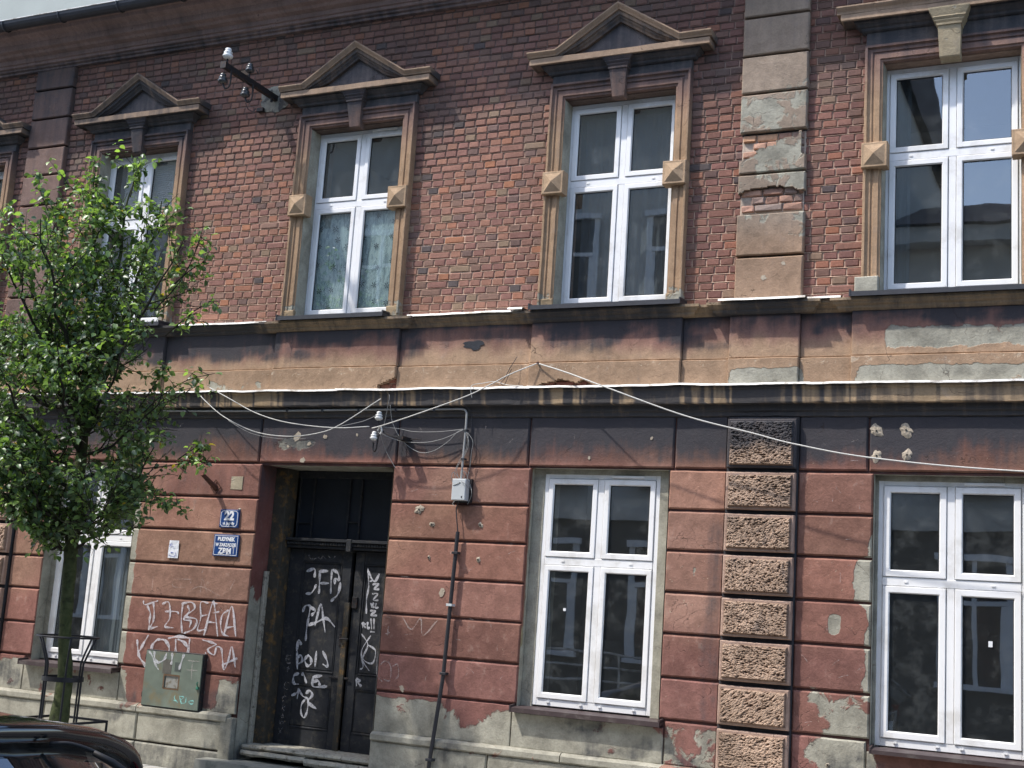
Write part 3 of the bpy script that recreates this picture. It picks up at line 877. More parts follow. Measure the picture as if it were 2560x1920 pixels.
for k in range(len(seg) - 1): flashing(seg[k], seg[k + 1] + .03, -.172, -.03, 3.652, 3 + k, .008)
flashing(-6.24, -5.02, -.145, .0, 4.378, 31); flashing(-5.14, -4.99, -.19, .0, 4.392, 36)
flashing(-9.14, -7.9, -.140, .0, 4.376, 32, .004); flashing(-3.12, -2.37, -.215, .0, 4.382, 33, .004); flashing(-2.37, -2.09, -.15, .0, 4.384, 34, .006)

# ---- ground floor plaster bands
BZ = [2.930, 2.577, 2.230, 1.878, 1.530, 1.166, .818]
G = .011
grng = random.Random(5)
def gtint(): 
    k = grng.uniform(.88, 1.12); return (k * grng.uniform(.97, 1.04), k, k * grng.uniform(.96, 1.05))
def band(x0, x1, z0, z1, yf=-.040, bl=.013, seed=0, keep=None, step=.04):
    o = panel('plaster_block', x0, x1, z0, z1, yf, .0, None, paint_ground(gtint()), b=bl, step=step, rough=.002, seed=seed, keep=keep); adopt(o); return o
sd = 50
for (x0, x1) in ((XL, -11.70), (-11.08, -10.62), (-9.42, -7.853), (-6.307, -4.868), (-3.542, -3.035), (-2.425, -1.818), (-.625, XR)):
    for k in range(len(BZ) - 1):
        band(x0, x1, BZ[k + 1] + G, BZ[k] - G, seed=sd); sd += 1
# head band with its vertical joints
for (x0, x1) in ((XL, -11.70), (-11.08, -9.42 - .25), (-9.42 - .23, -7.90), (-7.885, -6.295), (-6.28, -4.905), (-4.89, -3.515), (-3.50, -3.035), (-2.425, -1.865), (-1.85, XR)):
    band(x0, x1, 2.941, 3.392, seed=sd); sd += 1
# plinth
for (x0, x1, z1) in ((XL, -11.70, .806), (-11.08, -10.70, .806), (-10.69, -9.37, .735), (-9.36, -7.875, .806), (-6.295, -4.905, .806), (-4.895, -3.50, .752)):
    band(x0, x1, .455, z1, yf=-.046, seed=sd, bl=.005); sd += 1
band(-3.49, -3.035, .455, .806, seed=sd); band(-2.425, -1.84, .455, .806, seed=sd + 1); band(-1.83, XR, .455, .732, -.046, seed=sd + 2, bl=.005)
pl = [(0, .462), (.075, .452), (.105, .430), (.105, .385), (.09, .372), (0, .37)]
for (x0, x1) in ((XL, -9.06), (-9.05, -7.93), (-6.29, -4.4), (-4.39, XR)):
    o = mould('plinth_ledge', x0, x1, pl, None, paint_ground((1.25, 1.5, 1.4)), (False, False), .1, .003); adopt(o)
for k, (x0, x1) in enumerate(((XL, -10.3), (-10.29, -9.05), (-9.04, -7.97), (-6.30, -5.1), (-5.09, -4.0), (-3.99, -2.9), (-2.89, XR))):
    band(x0, x1, .10, .372, yf=-.085, seed=sd + 20 + k); band(x0, x1, -.14, .085, yf=-.095, seed=sd + 40 + k)

# ---- rusticated pilasters
def rustic(x0, x1, z0, z1, seed, parent, sooty_shade=0.0, nstep=.0085):
    rr = random.Random(seed * 3 + 1); fu, fv, sh, dk = rr.uniform(28, 52), rr.uniform(70, 110), rr.uniform(-40, 40), rr.uniform(.82, 1.10)
    base = panel('rustic_block', x0, x1, z0, z1, -.105, .0, None, paint_const(s(176, 150, 134), 0, .10 + sooty_shade, .1), b=.008, step=.06, seed=seed); adopt(base)
    a0, a1, c0, c1 = x0 + .022, x1 - .022, z0 + .022, z1 - .020
    nx = int((a1 - a0) / nstep); nz = int((c1 - c0) / nstep)
    X, Z = np.meshgrid(np.linspace(a0, a1, nx), np.linspace(c0, c1, nz))
    u = X + .03 * (fbm(X * 9, Z * 9, seed) - .5); v = Z + .03 * (fbm(X * 8, Z * 8, seed + 3) - .5)
    rdg = np.abs(fbm(u * fu - v * 22, v * fv + u * sh, seed + 5, 3) - .5) * 2
    H = .012 + .017 * np.sqrt(1 - np.clip(rdg * 1.9, 0, 1)) + .014 * (fbm(X * 12, Z * 16, seed + 7) - .5) - .008 * sst(.3, .6, rdg)
    e = np.minimum(np.minimum(X - a0, a1 - X), np.minimum(Z - c0, c1 - Z)); H = H * sst(0, .012, e) 
    Y = -.106 - H
    V = np.stack([X.ravel(), Y.ravel(), Z.ravel()], 1); F = []
    for i in range(nz - 1):
        for j in range(nx - 1): a = i * nx + j; F.append((a, a + 1, a + nx + 1, a + nx))
    hh = H.ravel()
    def pc(X, Y, Z):
        q = fbm(X * 4, Z * 4, seed); t = sst(.010, .026, hh)[:, None]
        P = s(140, 116, 100)[None] * (1 - t) + s(186, 160, 138)[None] * t
        P = P * dk * (.8 + .4 * fbm(X * 5, Z * 7, seed + 2))[:, None]
        so = sooty_shade + (.45 * (1 - t[:, 0]) * q) + .35 * sst(.5, .75, fbm(X * 6, Z * 6, seed + 9))
        if sooty_shade > .3: so = so * sst(3.0, 3.25, Z + .1 * (q - .5)) + .1  # top block darkens towards the string course, soot with painted shade
        return P, np.stack([np.zeros(len(X)), np.clip(so, 0, 1), np.full(len(X), .1)], 1)
    f = obj('carved_face', V.tolist(), F, PLASTER, base, pc)
    f.matrix_parent_inverse = Matrix.Identity(4)
for (x0, x1) in (PILR, (-11.68, -11.10)):
    zt = [3.378, 2.925, 2.572, 2.226, 1.872, 1.524, 1.165, .812, .455, .10]
    for k in range(len(zt) - 1):
        rustic(x0 + .002, x1 - .002, zt[k + 1] + .020, zt[k] - .016, 200 + k, None, .95 if k == 0 else .0, .0062 if x0 > -5 else .014)
    o = panel('pilaster_core', x0 - .008, x1 + .008, .0, 3.386, -.058, .0, None, paint_const(s(60, 50, 46), 0, .75), step=.3); adopt(o)
# ---- windows
def window(x0, x1, z0, z1, y, vent=True, deco=None, zt=None, tr=.17, mid=None, bord=.088):
    """white cross window: frame > sash, pane, drain caps"""
    W = x1 - x0; mid = mid if mid is not None else (x0 + x1) / 2
    zt = zt or z0 + (z1 - z0) * .60
    f = .042; hm = .030; ht = .034
    mb = MB()
    mb.box(x0, x0 + f, y, y + .07, z0, z1, .004); mb.box(x1 - f, x1, y, y + .07, z0, z1, .004)
    mb.box(x0 + f + .001, x1 - f - .001, y + .001, y + .07, z1 - f, z1, .004); mb.box(x0 + f + .001, x1 - f - .001, y + .001, y + .07, z0, z0 + f + .02, .004)
    mb.box(mid - hm, mid + hm, y - .002, y + .066, z0 + f + .021, z1 - f - .001, .004)
    mb.box(x0 + f + .001, x1 - f - .001, y - .004, y + .064, zt - ht, zt + ht, .004)
    fr = mb.build('window', PVC); adopt(fr)
    cells = [(x0 + f, mid - hm), (mid + hm, x1 - f)]; rows = [(z0 + f + .02, zt - ht), (zt + ht, z1 - f)]
    sb = bord - f + .006
    for (a, b) in cells:
        for (c, d) in rows:
            s_ = MB(); ys = y - .012
            a1, b1, c1, d1 = a + .004, b - .004, c + .004, d - .004
            # four mitred profiles
            prof = [(0, ys + .05), (0, ys + .004), (.004, ys), (sb - .010, ys), (sb - .002, ys + .012), (sb, ys + .03)]
            V, F = sweep([(a1, c1), (a1, d1), (b1, d1), (b1, c1), (a1, c1)], prof, False)
            # first and last mitre corrected to 45 degrees
            m = len(prof)
            for j, (dd, yy) in enumerate(prof):
                V[j] = (a1 + dd, yy, c1 + dd); V[4 * m + j] = V[j]
            s_.add(V, F).build('sash', PVC, fr)
            MB().box(a1 + sb - .004, b1 - sb + .004, ys + .026, ys + .032, c1 + sb - .004, d1 - sb + .004).build('pane', GLASS, fr)
            g = MB(); e = .004; A, B_, Cc, Dd = a1 + sb, b1 - sb, c1 + sb, d1 - sb
            g.box(A, A + e, ys + .018, ys + .0255, Cc, Dd); g.box(B_ - e, B_, ys + .018, ys + .0255, Cc, Dd); g.box(A, B_, ys + .018, ys + .0255, Cc, Cc + e); g.box(A, B_, ys + .018, ys + .0255, Dd - e, Dd)
            g.build('gasket', GASKET, fr)
    for (xx, zz) in ((x0 + W * .14, z0 + .035), (mid - .09, z0 + .035), (mid + .09, z0 + .035), (x1 - W * .14, z0 + .035), (x0 + W * .2, zt), (x1 - W * .22, zt)):
        MB().box(xx - .014, xx + .014, y - .010, y - .001, zz - .006, zz + .006).build('drain_cap', PVC, fr)
    if vent:
        MB().box(mid + .10, mid + .40, y - .020, y - .001, z1 - .030, z1 - .008, .003).build('trickle_vent', PVC, fr)
    # the room behind: back wall, sides, floor, ceiling
    r = MB(); d = 2.2; yb = y + .09
    V = [(x0 - .5, yb, z0 - .7), (x1 + .5, yb, z0 - .7), (x1 + .5, yb, z1 + .3), (x0 - .5, yb, z1 + .3), (x0 - .5, yb + d, z0 - .7), (x1 + .5, yb + d, z0 - .7), (x1 + .5, yb + d, z1 + .3), (x0 - .5, yb + d, z1 + .3)]
    # reach past the wall thickness
    V = [(a, max(b_, .405) if k < 4 else b_, c) for k, (a, b_, c) in enumerate(V)]
    r.add(V, [(4, 5, 6, 7), (0, 4, 7, 3), (1, 2, 6, 5), (3, 7, 6, 2), (0, 1, 5, 4)])
    r.build('room', ROOM, fr)
    return fr
GASKET = mat_simple('black_rubber_gasket', (.02, .02, .02), .6)
wins = []
for i, c in enumerate(WIN_C):
    wins.append(window(c - HW - .007, c + HW + .007, 4.425, 6.452, .120, zt=5.655, vent=(i in (2,))))
wl = [window(-10.56, -9.44, .80, 2.89, .100, zt=2.115, vent=True), window(-4.757, -3.648, .826, 2.882, .055, zt=2.097), window(-1.79, -.66, .780, 2.875, .055, zt=2.065, bord=.092)]

# plastered rebates either side of the ground-floor frames
for (a, b, z0_, z1_, yq) in ((-3.653, -3.546, .80, 2.923, .048), (-4.862, -4.752, .80, 2.923, .048), (-9.447, -9.422, .79, 2.913, .092), (-10.618, -10.555, .79, 2.913, .092), (-1.813, -1.785, .76, 2.913, .048)):
    o = panel('rebate_render', a, b, z0_, z1_, yq, .40, None, paint_const(s(150, 145, 120), .9, 0, 0), b=.004); adopt(o)
for (a, b, z0_, yq) in ((-4.751, -3.654, 2.878, .046), (-10.55, -9.448, 2.886, .091), (-1.784, -.632, 2.870, .046)):
    o = panel('rebate_render', a, b, z0_, 2.914 if a != -4.751 else 2.924, yq, .40, None, paint_const(s(150, 145, 120), .9, 0, 0), b=.003); adopt(o)
# window boards of dark sheet metal
def ledge(x0, x1, z, yf, parent, mat=DARKMETAL, slope=.016, drop=.04, yb=.118):
    mb = MB(); t = .004
    V = [(x0, yb, z + slope), (x1, yb, z + slope), (x1, yf, z), (x0, yf, z), (x0, yf, z - drop), (x1, yf, z - drop), (x0, yf + .010, z - drop), (x1, yf + .010, z - drop), (x0, yf + .010, z - .006), (x1, yf + .010, z - .006), (x0, yb, z + slope - .006), (x1, yb, z + slope - .006)]
    F = [(0, 3, 2, 1), (3, 4, 5, 2), (4, 6, 7, 5), (6, 8, 9, 7), (8, 10, 11, 9), (0, 10, 8, 3), (3, 8, 6, 4), (1, 2, 9, 11), (2, 5, 7, 9)]
    mb.add(V, F)
    for xx in (x0, x1 - .012): mb.add([(xx, yf - .004, z - drop), (xx + .012, yf - .004, z - drop), (xx + .012, yf - .004, z + .018), (xx, yf - .004, z + .018), (xx, yb, z + slope - .008), (xx + .012, yb, z + slope - .008), (xx + .012, yb, z + slope + .018), (xx, yb, z + slope + .018)],
        [(0, 1, 2, 3), (0, 3, 7, 4), (1, 5, 6, 2), (3, 2, 6, 7), (0, 4, 5, 1)])
    return mb.build('window_ledge', mat, parent)
LEDGE_BR = mat_simple('brown_sheet_metal', (.075, .055, .055), .5, .3, .2, 15, .2, dirt=(.13, .11, .10))
for i, (c, f) in enumerate(zip(WIN_C, wins)):
    a, b = ((c - .73, c + .73) if i == 3 else (c - .66, c + .60) if i == 2 else (c - .70, c + .70) if i < 2 else (c - .77, c + .72))
    ledge(a, b, 4.408, -.205, f)
ledge(-10.68, -9.385, .765, -.15, wl[0], LEDGE_BR, yb=.098); ledge(-4.89, -3.505, .798, -.13, wl[1], LEDGE_BR, yb=.054); ledge(-1.80, -.60, .757, -.13, wl[2], LEDGE_BR, drop=.03, yb=.054)

# ---- upper window surrounds with hoods
jp = [(0, .0), (0, -.082), (.004, -.088), (.022, -.088), (.028, -.070), (.032, -.066), (.060, -.066), (.066, -.054), (.078, -.054), (.084, -.064), (.124, -.064), (.130, -.050), (.146, -.048), (.148, .03)]
HOOD_LINE = [(-.912, 6.905), (-.62, 6.905), (0, 7.30), (.62, 6.905), (.912, 6.905)]
for i, c in enumerate(WIN_C):
    ox0, ox1 = c - HW - .145, c + HW + .145
    V, F = sweep(subline([(ox0, 4.42), (ox0, 6.612), (ox1, 6.612), (ox1, 4.42)], .12), jp)
    V = [(x + (vnoise(x * 8, z * 8, 3) - .5) * .004, y + (vnoise(x * 9 + 3, z * 7, 4) - .5) * .004, z) for x, y, z in V]
    sur = obj('window_surround', V, F, PLASTER, None, paint_surround(.12 if i < 2 else 0, .1 if i > 3 else 0)); adopt(sur)
    dz = .035 if i == 4 else 0
    # frieze board under the hood
    o = panel('hood_frieze', c - HW - .142, c + HW + .142, 6.618, 6.772 + dz, -.048, .0, sur, paint_const(s(120, 112, 108), 0, .70, .05), b=.004)  # dark tone below the hood mixes soot and painted shade
    # bed mould and corona
    bed = [(0, 6.80 + dz), (.135, 6.80 + dz), (.135, 6.775 + dz), (.12, 6.765 + dz), (.105, 6.745 + dz), (.085, 6.735 + dz), (.078, 6.715 + dz), (.06, 6.705 + dz), (0, 6.70 + dz)]
    mould('hood_bed', c - HW - .10, c + HW + .10, bed, sur, paint_const(s(120, 112, 110), 0, .75, .05))  # same mix of soot and painted hood shade
    cor = [(0, 6.848 + dz), (.185, 6.842 + dz), (.185, 6.786 + dz), (.175, 6.780 + dz), (.160, 6.790 + dz), (0, 6.790 + dz)]
    hd = mould('hood', c - .912 + .205, c + .912 - .205, cor, sur, paint_hood(.1 if i > 2 else 0))
    # raking cornice
    line = [(c + x, z_ + dz) for x, z_ in HOOD_LINE]
    if i == 4: line = [(c - .925, 6.94), (c + .925, 6.94)]
    rp = [(.0, .0), (.0, -.222), (.012, -.222), (.024, -.212), (.040, -.196), (.052, -.190), (.052, -.172), (.085, -.168), (.092, -.150), (.104, -.146), (.118, -.130), (.135, -.122), (.135, .0)]
    if i == 4: rp = rp[:6] + [(.098, -.188), (.098, 0)]
    else:
        # flats at both ends end on the corona
        pass
    V, F = sweep(subline(line, .2), rp)
    V = [(x, y + (vnoise(x * 9, z * 9, 2) - .5) * .004, max(z, 6.842 + dz)) for x, y, z in V]
    obj('hood_rake', V, F, PLASTER, hd, paint_hood(.12 if i > 2 else 0))
    # returns of the cyma on both sides
    for sd_ in (-1, 1):
        pass
    if i != 4:
        t = MB().add([(c - .60, -.085, 6.845), (c + .60, -.085, 6.845), (c, -.085, 7.225)], [(0, 1, 2)])
        t.build('tympanum', PLASTER, hd, paint_const(s(122, 114, 112), 0, .62, .1))  # recess colour holds soot and the shade painted in
        V, F = sweep([(c - .30, 6.88), (c, 7.07), (c + .30, 6.88), (c - .30, 6.88)], [(0, -.085), (0, -.098), (.012, -.098), (.018, -.086)], False)
    # keystone
    if i < 4:
        kt, k2, kb, yk = .150, .108, .058, -.135
        paintk = paint_surround(.35 - .05 * i + (.3 if i < 2 else 0))
    else:
        kt, k2, kb, yk = .165, .115, .080, -.175
        paintk = paint_const(s(168, 154, 128), .35, .12, .5)
    K = MB(); zb, z2, z3 = 6.405, 6.70, 6.788 + dz
    prof = [(kb, zb, yk + .055), (kb + .002, zb + .01, yk + .045), (k2 * .80, z2 - .03, yk + .004), (k2 * .86, z2 - .028, yk - .006), (k2 * .9, z2 - .012, yk - .008), (k2 * .88, z2 - .008, yk), (k2 * 1.02, z2 + .012, yk - .012), (k2 * 1.02, z2 + .02, yk - .006), (k2 * 1.14, z2 + .040, yk - .022), (k2 * 1.15, z2 + .048, yk - .018), (kt, z3 - .012, yk - .035), (kt, z3, yk - .035)]
    V = []; F = []
    for hw_, zz, yy in prof: V += [(c - hw_, .0, zz), (c - hw_, yy, zz), (c - hw_ * .62, yy - .004, zz), (c + hw_ * .62, yy - .004, zz), (c + hw_, yy, zz), (c + hw_, .0, zz)]
    for a in range(len(prof) - 1):
        for j in range(5): q = a * 6 + j; F.append((q, q + 1, q + 7, q + 6))
    F.append((0, 5, 4, 3, 2, 1))
    K.add(V, F).build('keystone', PLASTER, sur, paintk)
    # pyramid bosses
    for bx in (c - HW - .145, c + HW - .07 + .0):
        x0_, x1_ = (bx - .012, bx + .203) if bx < c else (bx - .002 + .0, bx + .215)
        m = MB(); z0_, z1_ = 5.502, 5.722
        m.box(x0_, x1_, -.118, .0, z0_, z1_, .006)
        q = .022; m.add([(x0_ + q, -.1185, z0_ + q), (x1_ - q, -.1185, z0_ + q), (x1_ - q, -.1185, z1_ - q), (x0_ + q, -.1185, z1_ - q), ((x0_ + x1_) / 2, -.158, (z0_ + z1_) / 2)], [(0, 1, 4), (1, 2, 4), (2, 3, 4), (3, 0, 4)])
        m.build('boss', PLASTER, sur, paint_const(s(178, 152, 124), .1, .04 if i > 1 else .25, .25))
    # foot blocks, patched in grey
    if i == 4:
        panel('foot_block', c - HW - .195, c - HW + .0, 4.40, 4.56, -.10, 0, sur, paint_const(s(150, 145, 120), .9, 0, 0))
    elif i > 1:
        for sx in (c - HW - .15, c + HW - .005):
            panel('foot_block', sx, sx + .155, 4.395, 4.50, -.075, 0, sur, paint_const(s(160, 140, 112), .45, .1, .4), rough=.008, step=.02)
# grey patching render inside the left reveal of each opening
for i, c in enumerate(WIN_C):
    for sgn in (-1, 1):
        xe = c + sgn * HW
        V = []; F = []; n = 60
        for k in range(n + 1):
            zz = 4.43 + (6.45 - 4.43) * k / n
            w = .03 + .05 * float(fbm(zz * 2.5, i + sgn, 8))
            V += [(xe - sgn * .0035, -.045 - .003, zz), (xe - sgn * (.007 + .006 * float(vnoise(zz * 9, i, 3))), .0, zz), (xe - sgn * .010, .119, zz)]
        for k in range(n):
            for j in range(2): a = k * 3 + j; F.append((a, a + 1, a + 4, a + 3))
        o = obj('reveal_render', V, F, PLASTER, None, paint_const(s(150, 145, 122), .9, 0, 0)); adopt(o)

# ---- curtains, blinds behind particular windows
def mat_curtain():
    m, nt = newmat('patterned_curtain')
    g = N(nt, 'ShaderNodeNewGeometry'); mp = N(nt, 'ShaderNodeMapping'); mp.inputs['Scale'].default_value = (1, .01, .22); L(nt, g.outputs['Position'], mp.inputs[0])
    w = N(nt, 'ShaderNodeTexNoise'); w.inputs['Scale'].default_value = 26; w.inputs['Detail'].default_value = 1; w.inputs['Distortion'].default_value = 1.5; L(nt, mp.outputs[0], w.inputs['Vector'])
    c = ramp(nt, w.outputs['Fac'], [(.40, (.26, .34, .35)), (.46, (.55, .66, .63)), (.52, (.25, .33, .34)), (.58, (.48, .58, .56))])
    finish(nt, c, .9); return m
CURT = mat_curtain(); PRINT = mat_simple('dark_flower_print', (.035, .06, .075), .9)
def cloth(name, x0, x1, z0, z1, y, parent, mat, folds=9, amp=.012):
    n = 70; V = []; F = []
    for k in range(n + 1):
        x = x0 + (x1 - x0) * k / n; yy = y + amp * math.sin(k / n * folds * 2 * math.pi) + amp * .5 * math.sin(k * 1.7)
        V += [(x, yy, z0), (x, yy, z1)]
    for k in range(n): F.append((2 * k, 2 * k + 2, 2 * k + 3, 2 * k + 1))
    return obj(name, V, F, mat, parent, None, True)
cB = WIN_C[2]
cu = cloth('curtain', cB - .50, cB + .50, 4.45, 5.60, .170, wins[2], CURT, 6, .003)
fr_ = random.Random(4); mb = MB()
for k in range(30):
    x = cB + (-.44 + (k % 6) * .17) + fr_.uniform(-.03, .03); zz = 4.58 + (k // 6) * .22 + fr_.uniform(-.06, .06); R0 = fr_.uniform(.030, .042); a0 = fr_.random() * 3
    for p in range(6):
        a = a0 + p * math.pi / 3; b = a + math.pi / 2; w = .0055
        mb.add([(x, .1620, zz), (x + R0 * .6 * math.cos(a) + w * math.cos(b), .1620, zz + R0 * .6 * math.sin(a) + w * math.sin(b)), (x + R0 * math.cos(a), .1620, zz + R0 * math.sin(a)), (x + R0 * .6 * math.cos(a) - w * math.cos(b), .1620, zz + R0 * .6 * math.sin(a) - w * math.sin(b))], [(0, 1, 2, 3)])
mb.build('flower_print', PRINT, wins[2])
BLIND = mat_simple('pleated_grey_blind', (.50, .48, .47), .8, 0, .1, 12, .1)
def blind(x0, x1, z0, z1, y, parent):
    V = []; F = []; nz = int((z1 - z0) / .012); nx = 16
    for i in range(nz + 1):
        for j in range(nx + 1):
            x = x0 + (x1 - x0) * j / nx; V.append((x, y + .006 * (1 if i % 2 else -1), z0 + .012 * i + .004 * math.sin(j * 1.1 + i * .35)))
    for i in range(nz):
        for j in range(nx): a = i * (nx + 1) + j; F.append((a, a + 1, a + nx + 2, a + nx + 1))
    obj('blind', V, F, BLIND, parent)
cA = WIN_C[1]
blind(cA - .36, cA - .06, 5.70, 6.38, .19, wins[1]); blind(cA + .05, cA + .50, 5.70, 6.38, .19, wins[1])
NET = mat_simple('grey_net_curtain', (.22, .24, .25), .9, 0, .2, 10, .1)
cloth('curtain', -10.0, -9.50, .87, 2.06, .20, wl[0], NET, 5, .01)
cloth('curtain', WIN_C[4] - .50, WIN_C[4] - .36, 4.47, 6.43, .27, wins[4], mat_simple('dark_curtain', (.06, .08, .09), .9), 2, .01)
cloth('curtain', WIN_C[3] - .52, WIN_C[3] + .50, 4.47, 6.43, .45, wins[3], mat_simple('dark_grey_net', (.10, .11, .12), .9, 0, .2, 4), 7, .015)  # dark grey net curtain
STK = MB().box(-.945, -.915, .0615, .063, 1.60, 1.645); STK.build('sticker', WHITE, wl[2]); MB().box(-4.51, -4.485, .0615, .063, 1.66, 1.685).build('sticker', WHITE, wl[1])

# ---- doorway
door = empty('doorway'); adopt(door)
def dpart(mb, name, mat): o = mb.build(name, mat); o.parent = door; return o
d0, d1 = DOOR[0], DOOR[1]; zt = 2.905; ztr0, ztr1 = 2.115, 2.215
mb = MB(); mb.box(d0 + .001, d0 + .155, .215, .40, .175, zt, .006); mb.box(d1 - .155, d1 - .001, .215, .40, .175, zt, .006); dpart(mb, 'door_frame', OCHRE)
dpart(MB().box(d0 + .010, d0 + .045, .150, .205, .02, 1.86, .006), 'corner_batten', PALEWOOD)
mb = MB(); mb.box(d0 + .157, d1 - .157, .30, .42, ztr0, ztr0 + .03, .006); mb.box(d0 + .157, d1 - .157, .285, .42, ztr0 + .032, ztr0 + .066, .01); mb.box(d0 + .157, d1 - .157, .262, .42, ztr0 + .068, ztr1, .006)
mb.box(-6.96, -6.90, .255, .42, ztr0 - .02, ztr1 + .004, .006)
for k in range(38):
    x = d0 + .18 + k * .032; mb.box(x, x + .016, .276, .286, ztr0 + .038, ztr0 + .060)
dpart(mb, 'door_transom', WOOD)
# fanlight: boarded dark panel with small framed panes
mb = MB(); mb.box(d0 + .157, d1 - .157, .43, .46, ztr1, zt); 
dpart(mb, 'fanlight_board', mat_simple('blue_black_board', (.012, .016, .024), .6, 0, .4, 8, .2))
mb = MB()
for xx in (-7.665, -7.495, -7.065, -6.925, -6.50): mb.box(xx - .010, xx + .010, .405, .43, ztr1, zt - .07, .003)
mb.box(d0 + .157, d1 - .157, .400, .43, zt - .07, zt, .004)
for (a, b, zz) in ((-7.655, -7.505, 2.375), (-7.055, -6.935, 2.40)): mb.box(a, b, .408, .43, zz - .007, zz + .007, .002)
dpart(mb, 'fanlight_bar', WOOD)
def leaf(x0, x1, y, panels, name='door_leaf', ang=0.0):
    mb = MB(); z0, z1 = .178, 2.110
    mb.box(x0, x1, y + .012, y + .045, z0, z1)
    xs0, xs1 = panels[0][0], panels[0][1]
    mb.box(x0, xs0, y, y + .013, z0, z1, .004); mb.box(xs1, x1, y, y + .013, z0, z1, .004)
    zz = z0
    for (a, b, c, d) in sorted(panels, key=lambda p: p[2]):
        mb.box(xs0 + .001, xs1 - .001, y + .0008, y + .013, zz, c, .004); zz = d
    mb.box(xs0 + .001, xs1 - .001, y + .0008, y + .013, zz, z1, .004)
    lf = dpart(mb, name, WOOD)
    for (a, b, c, d) in panels:
        p = MB(); g = .018; p.box(a + g, b - g, y + .004, y + .012, c + g, d - g, .006)
        p.build('door_panel', WOOD, lf)
        V, F = sweep([(a, c), (a, d), (b, d), (b, c), (a, c)], [(0, y + .0), (0, y - .006), (.008, y - .006), (.014, y + .006)], False)
        obj('panel_bead', V, F, WOOD, lf)
    return lf
l1 = leaf(-7.690, -6.945, .370, [(-7.525, -7.060, .355, .775), (-7.515, -7.052, .905, 1.985)])
l2 = leaf(-6.905, -6.460, .378, [(-6.800, -6.50, .355, .775), (-6.785, -6.50, .915, 1.985)])
dpart(MB().box(-6.975, -6.915, .345, .369, .18, 1.60, .004), 'cover_strip', OCHRE)
mb = MB(); mb.tube([(-6.98, .36, 1.245), (-6.98, .32, 1.245), (-6.88, .32, 1.25)], .008, 8); mb.box(-7.01, -6.95, .357, .369, 1.18, 1.30, .003); mb.build('door_handle', IRON, l1)
MB().box(-7.08, -6.86, .352, .362, .862, .878, .002).build('door_bolt', IRON, l1)
mb = MB(); mb.box(-6.90, -6.84, .360, .377, 1.55, 1.66, .003); mb.build('lock_plate', IRON, l2)
# back of the hallway is dark
MB().add([(d0 - .3, 2.4, -.1), (d1 + .3, 2.4, -.1), (d1 + .3, 2.4, 3.2), (d0 - .3, 2.4, 3.2), (d0 - .3, .43, -.1), (d1 + .3, .43, -.1), (d1 + .3, .43, 3.2), (d0 - .3, .43, 3.2)], [(0, 1, 2, 3), (4, 0, 3, 7), (1, 5, 6, 2), (3, 2, 6, 7), (4, 5, 1, 0)]).build('hallway', mat_simple('dark_hall', (.03, .03, .03), .9), door)
# threshold boards and stone step
r_ = random.Random(3)
def ragged(x0, x1, y0, y1, z0, z1, mat, name, seed):
    n = 40; V = []; F = []
    for k in range(n + 1):
        x = x0 + (x1 - x0) * k / n; a = (float(fbm(x * 7, seed, seed)) - .5) * .03; b = (float(fbm(x * 9, seed, seed + 5)) - .5) * .022
        V += [(x, y1, z1 + b * .3), (x, y0 + a, z1 + b * .5), (x, y0 - .01 + a, z0 + (z1 - z0) * .45), (x, y0 + .006 + a, z0 + b), (x, y1, z0)]
    for k in range(n):
        for j in range(4): q = k * 5 + j; F.append((q, q + 1, q + 6, q + 5))
    F += [(0, 1, 2, 3, 4), tuple(n * 5 + j for j in (4, 3, 2, 1, 0))]
    o = obj(name, V, F, mat); o.parent = door; return o
ragged(-7.80, -6.33, .02, .42, .135, .178, PALEWOOD, 'threshold_board', 1)
ragged(-7.79, -7.05, -.01, .25, .075, .125, PALEWOOD, 'threshold_board', 2)
ragged(-7.04, -6.34, -.03, .25, .060, .118, PALEWOOD, 'threshold_board', 3)
STEP = mat_simple('worn_step_stone', (.22, .22, .19), .9, 0, .3, 9, .6, dirt=(.12, .13, .11))
ragged(-8.10, -6.35, -.30, .40, -.12, .030, STEP, 'doorstep', 4)
# skirt of dark damp render beside the step
o = panel('damp_render', -8.00, -7.855, -.1, .42, -.098, 0, None, paint_const(s(120, 124, 112), .85, .35, 0, .6), step=.02); adopt(o)

# holes and mortar scars
SCAR = paint_const(s(178, 166, 148), .2, 0, .3)
def scar(x, z, r, seed, y=-.0435, hole=True):
    n = 22; V = [(x, y - (.007 if hole else .0012), z)]; rr = random.Random(seed)
    for k in range(n):
        a = 2 * math.pi * k / n; R_ = r * (.72 + .42 * float(vnoise(k * .8, seed, seed))) * (1 + .16 * math.sin(2 * a + seed) + .10 * math.sin(5 * a + seed * 2))
        V.append((x + R_ * .55 * math.cos(a), y - (.005 * rr.random() + .003 if hole else .0012), z + R_ * .55 * math.sin(a)))
    for k in range(n):
        a = 2 * math.pi * k / n; R_ = r * (.72 + .42 * float(vnoise(k * .8, seed, seed))) * (1 + .16 * math.sin(2 * a + seed) + .10 * math.sin(5 * a + seed * 2)); V.append((x + R_ * math.cos(a), y + (.002 if hole else -.0008), z + R_ * math.sin(a)))
    F = [(0, 1 + k, 1 + (k + 1) % n) for k in range(n)] + [(1 + k, 1 + n + k, 1 + n + (k + 1) % n, 1 + (k + 1) % n) for k in range(n)]
    o = obj('mortar_scar', V, F, PLASTER, None, SCAR); adopt(o)
    if hole:
        h = MB().lathe([(.008, .0), (.008, .012), (.0001, .012)], (x, y + .0, z), (0, -1, 0), 10).build('drill_hole', GASKET, o); h.matrix_parent_inverse = Matrix.Identity(4)
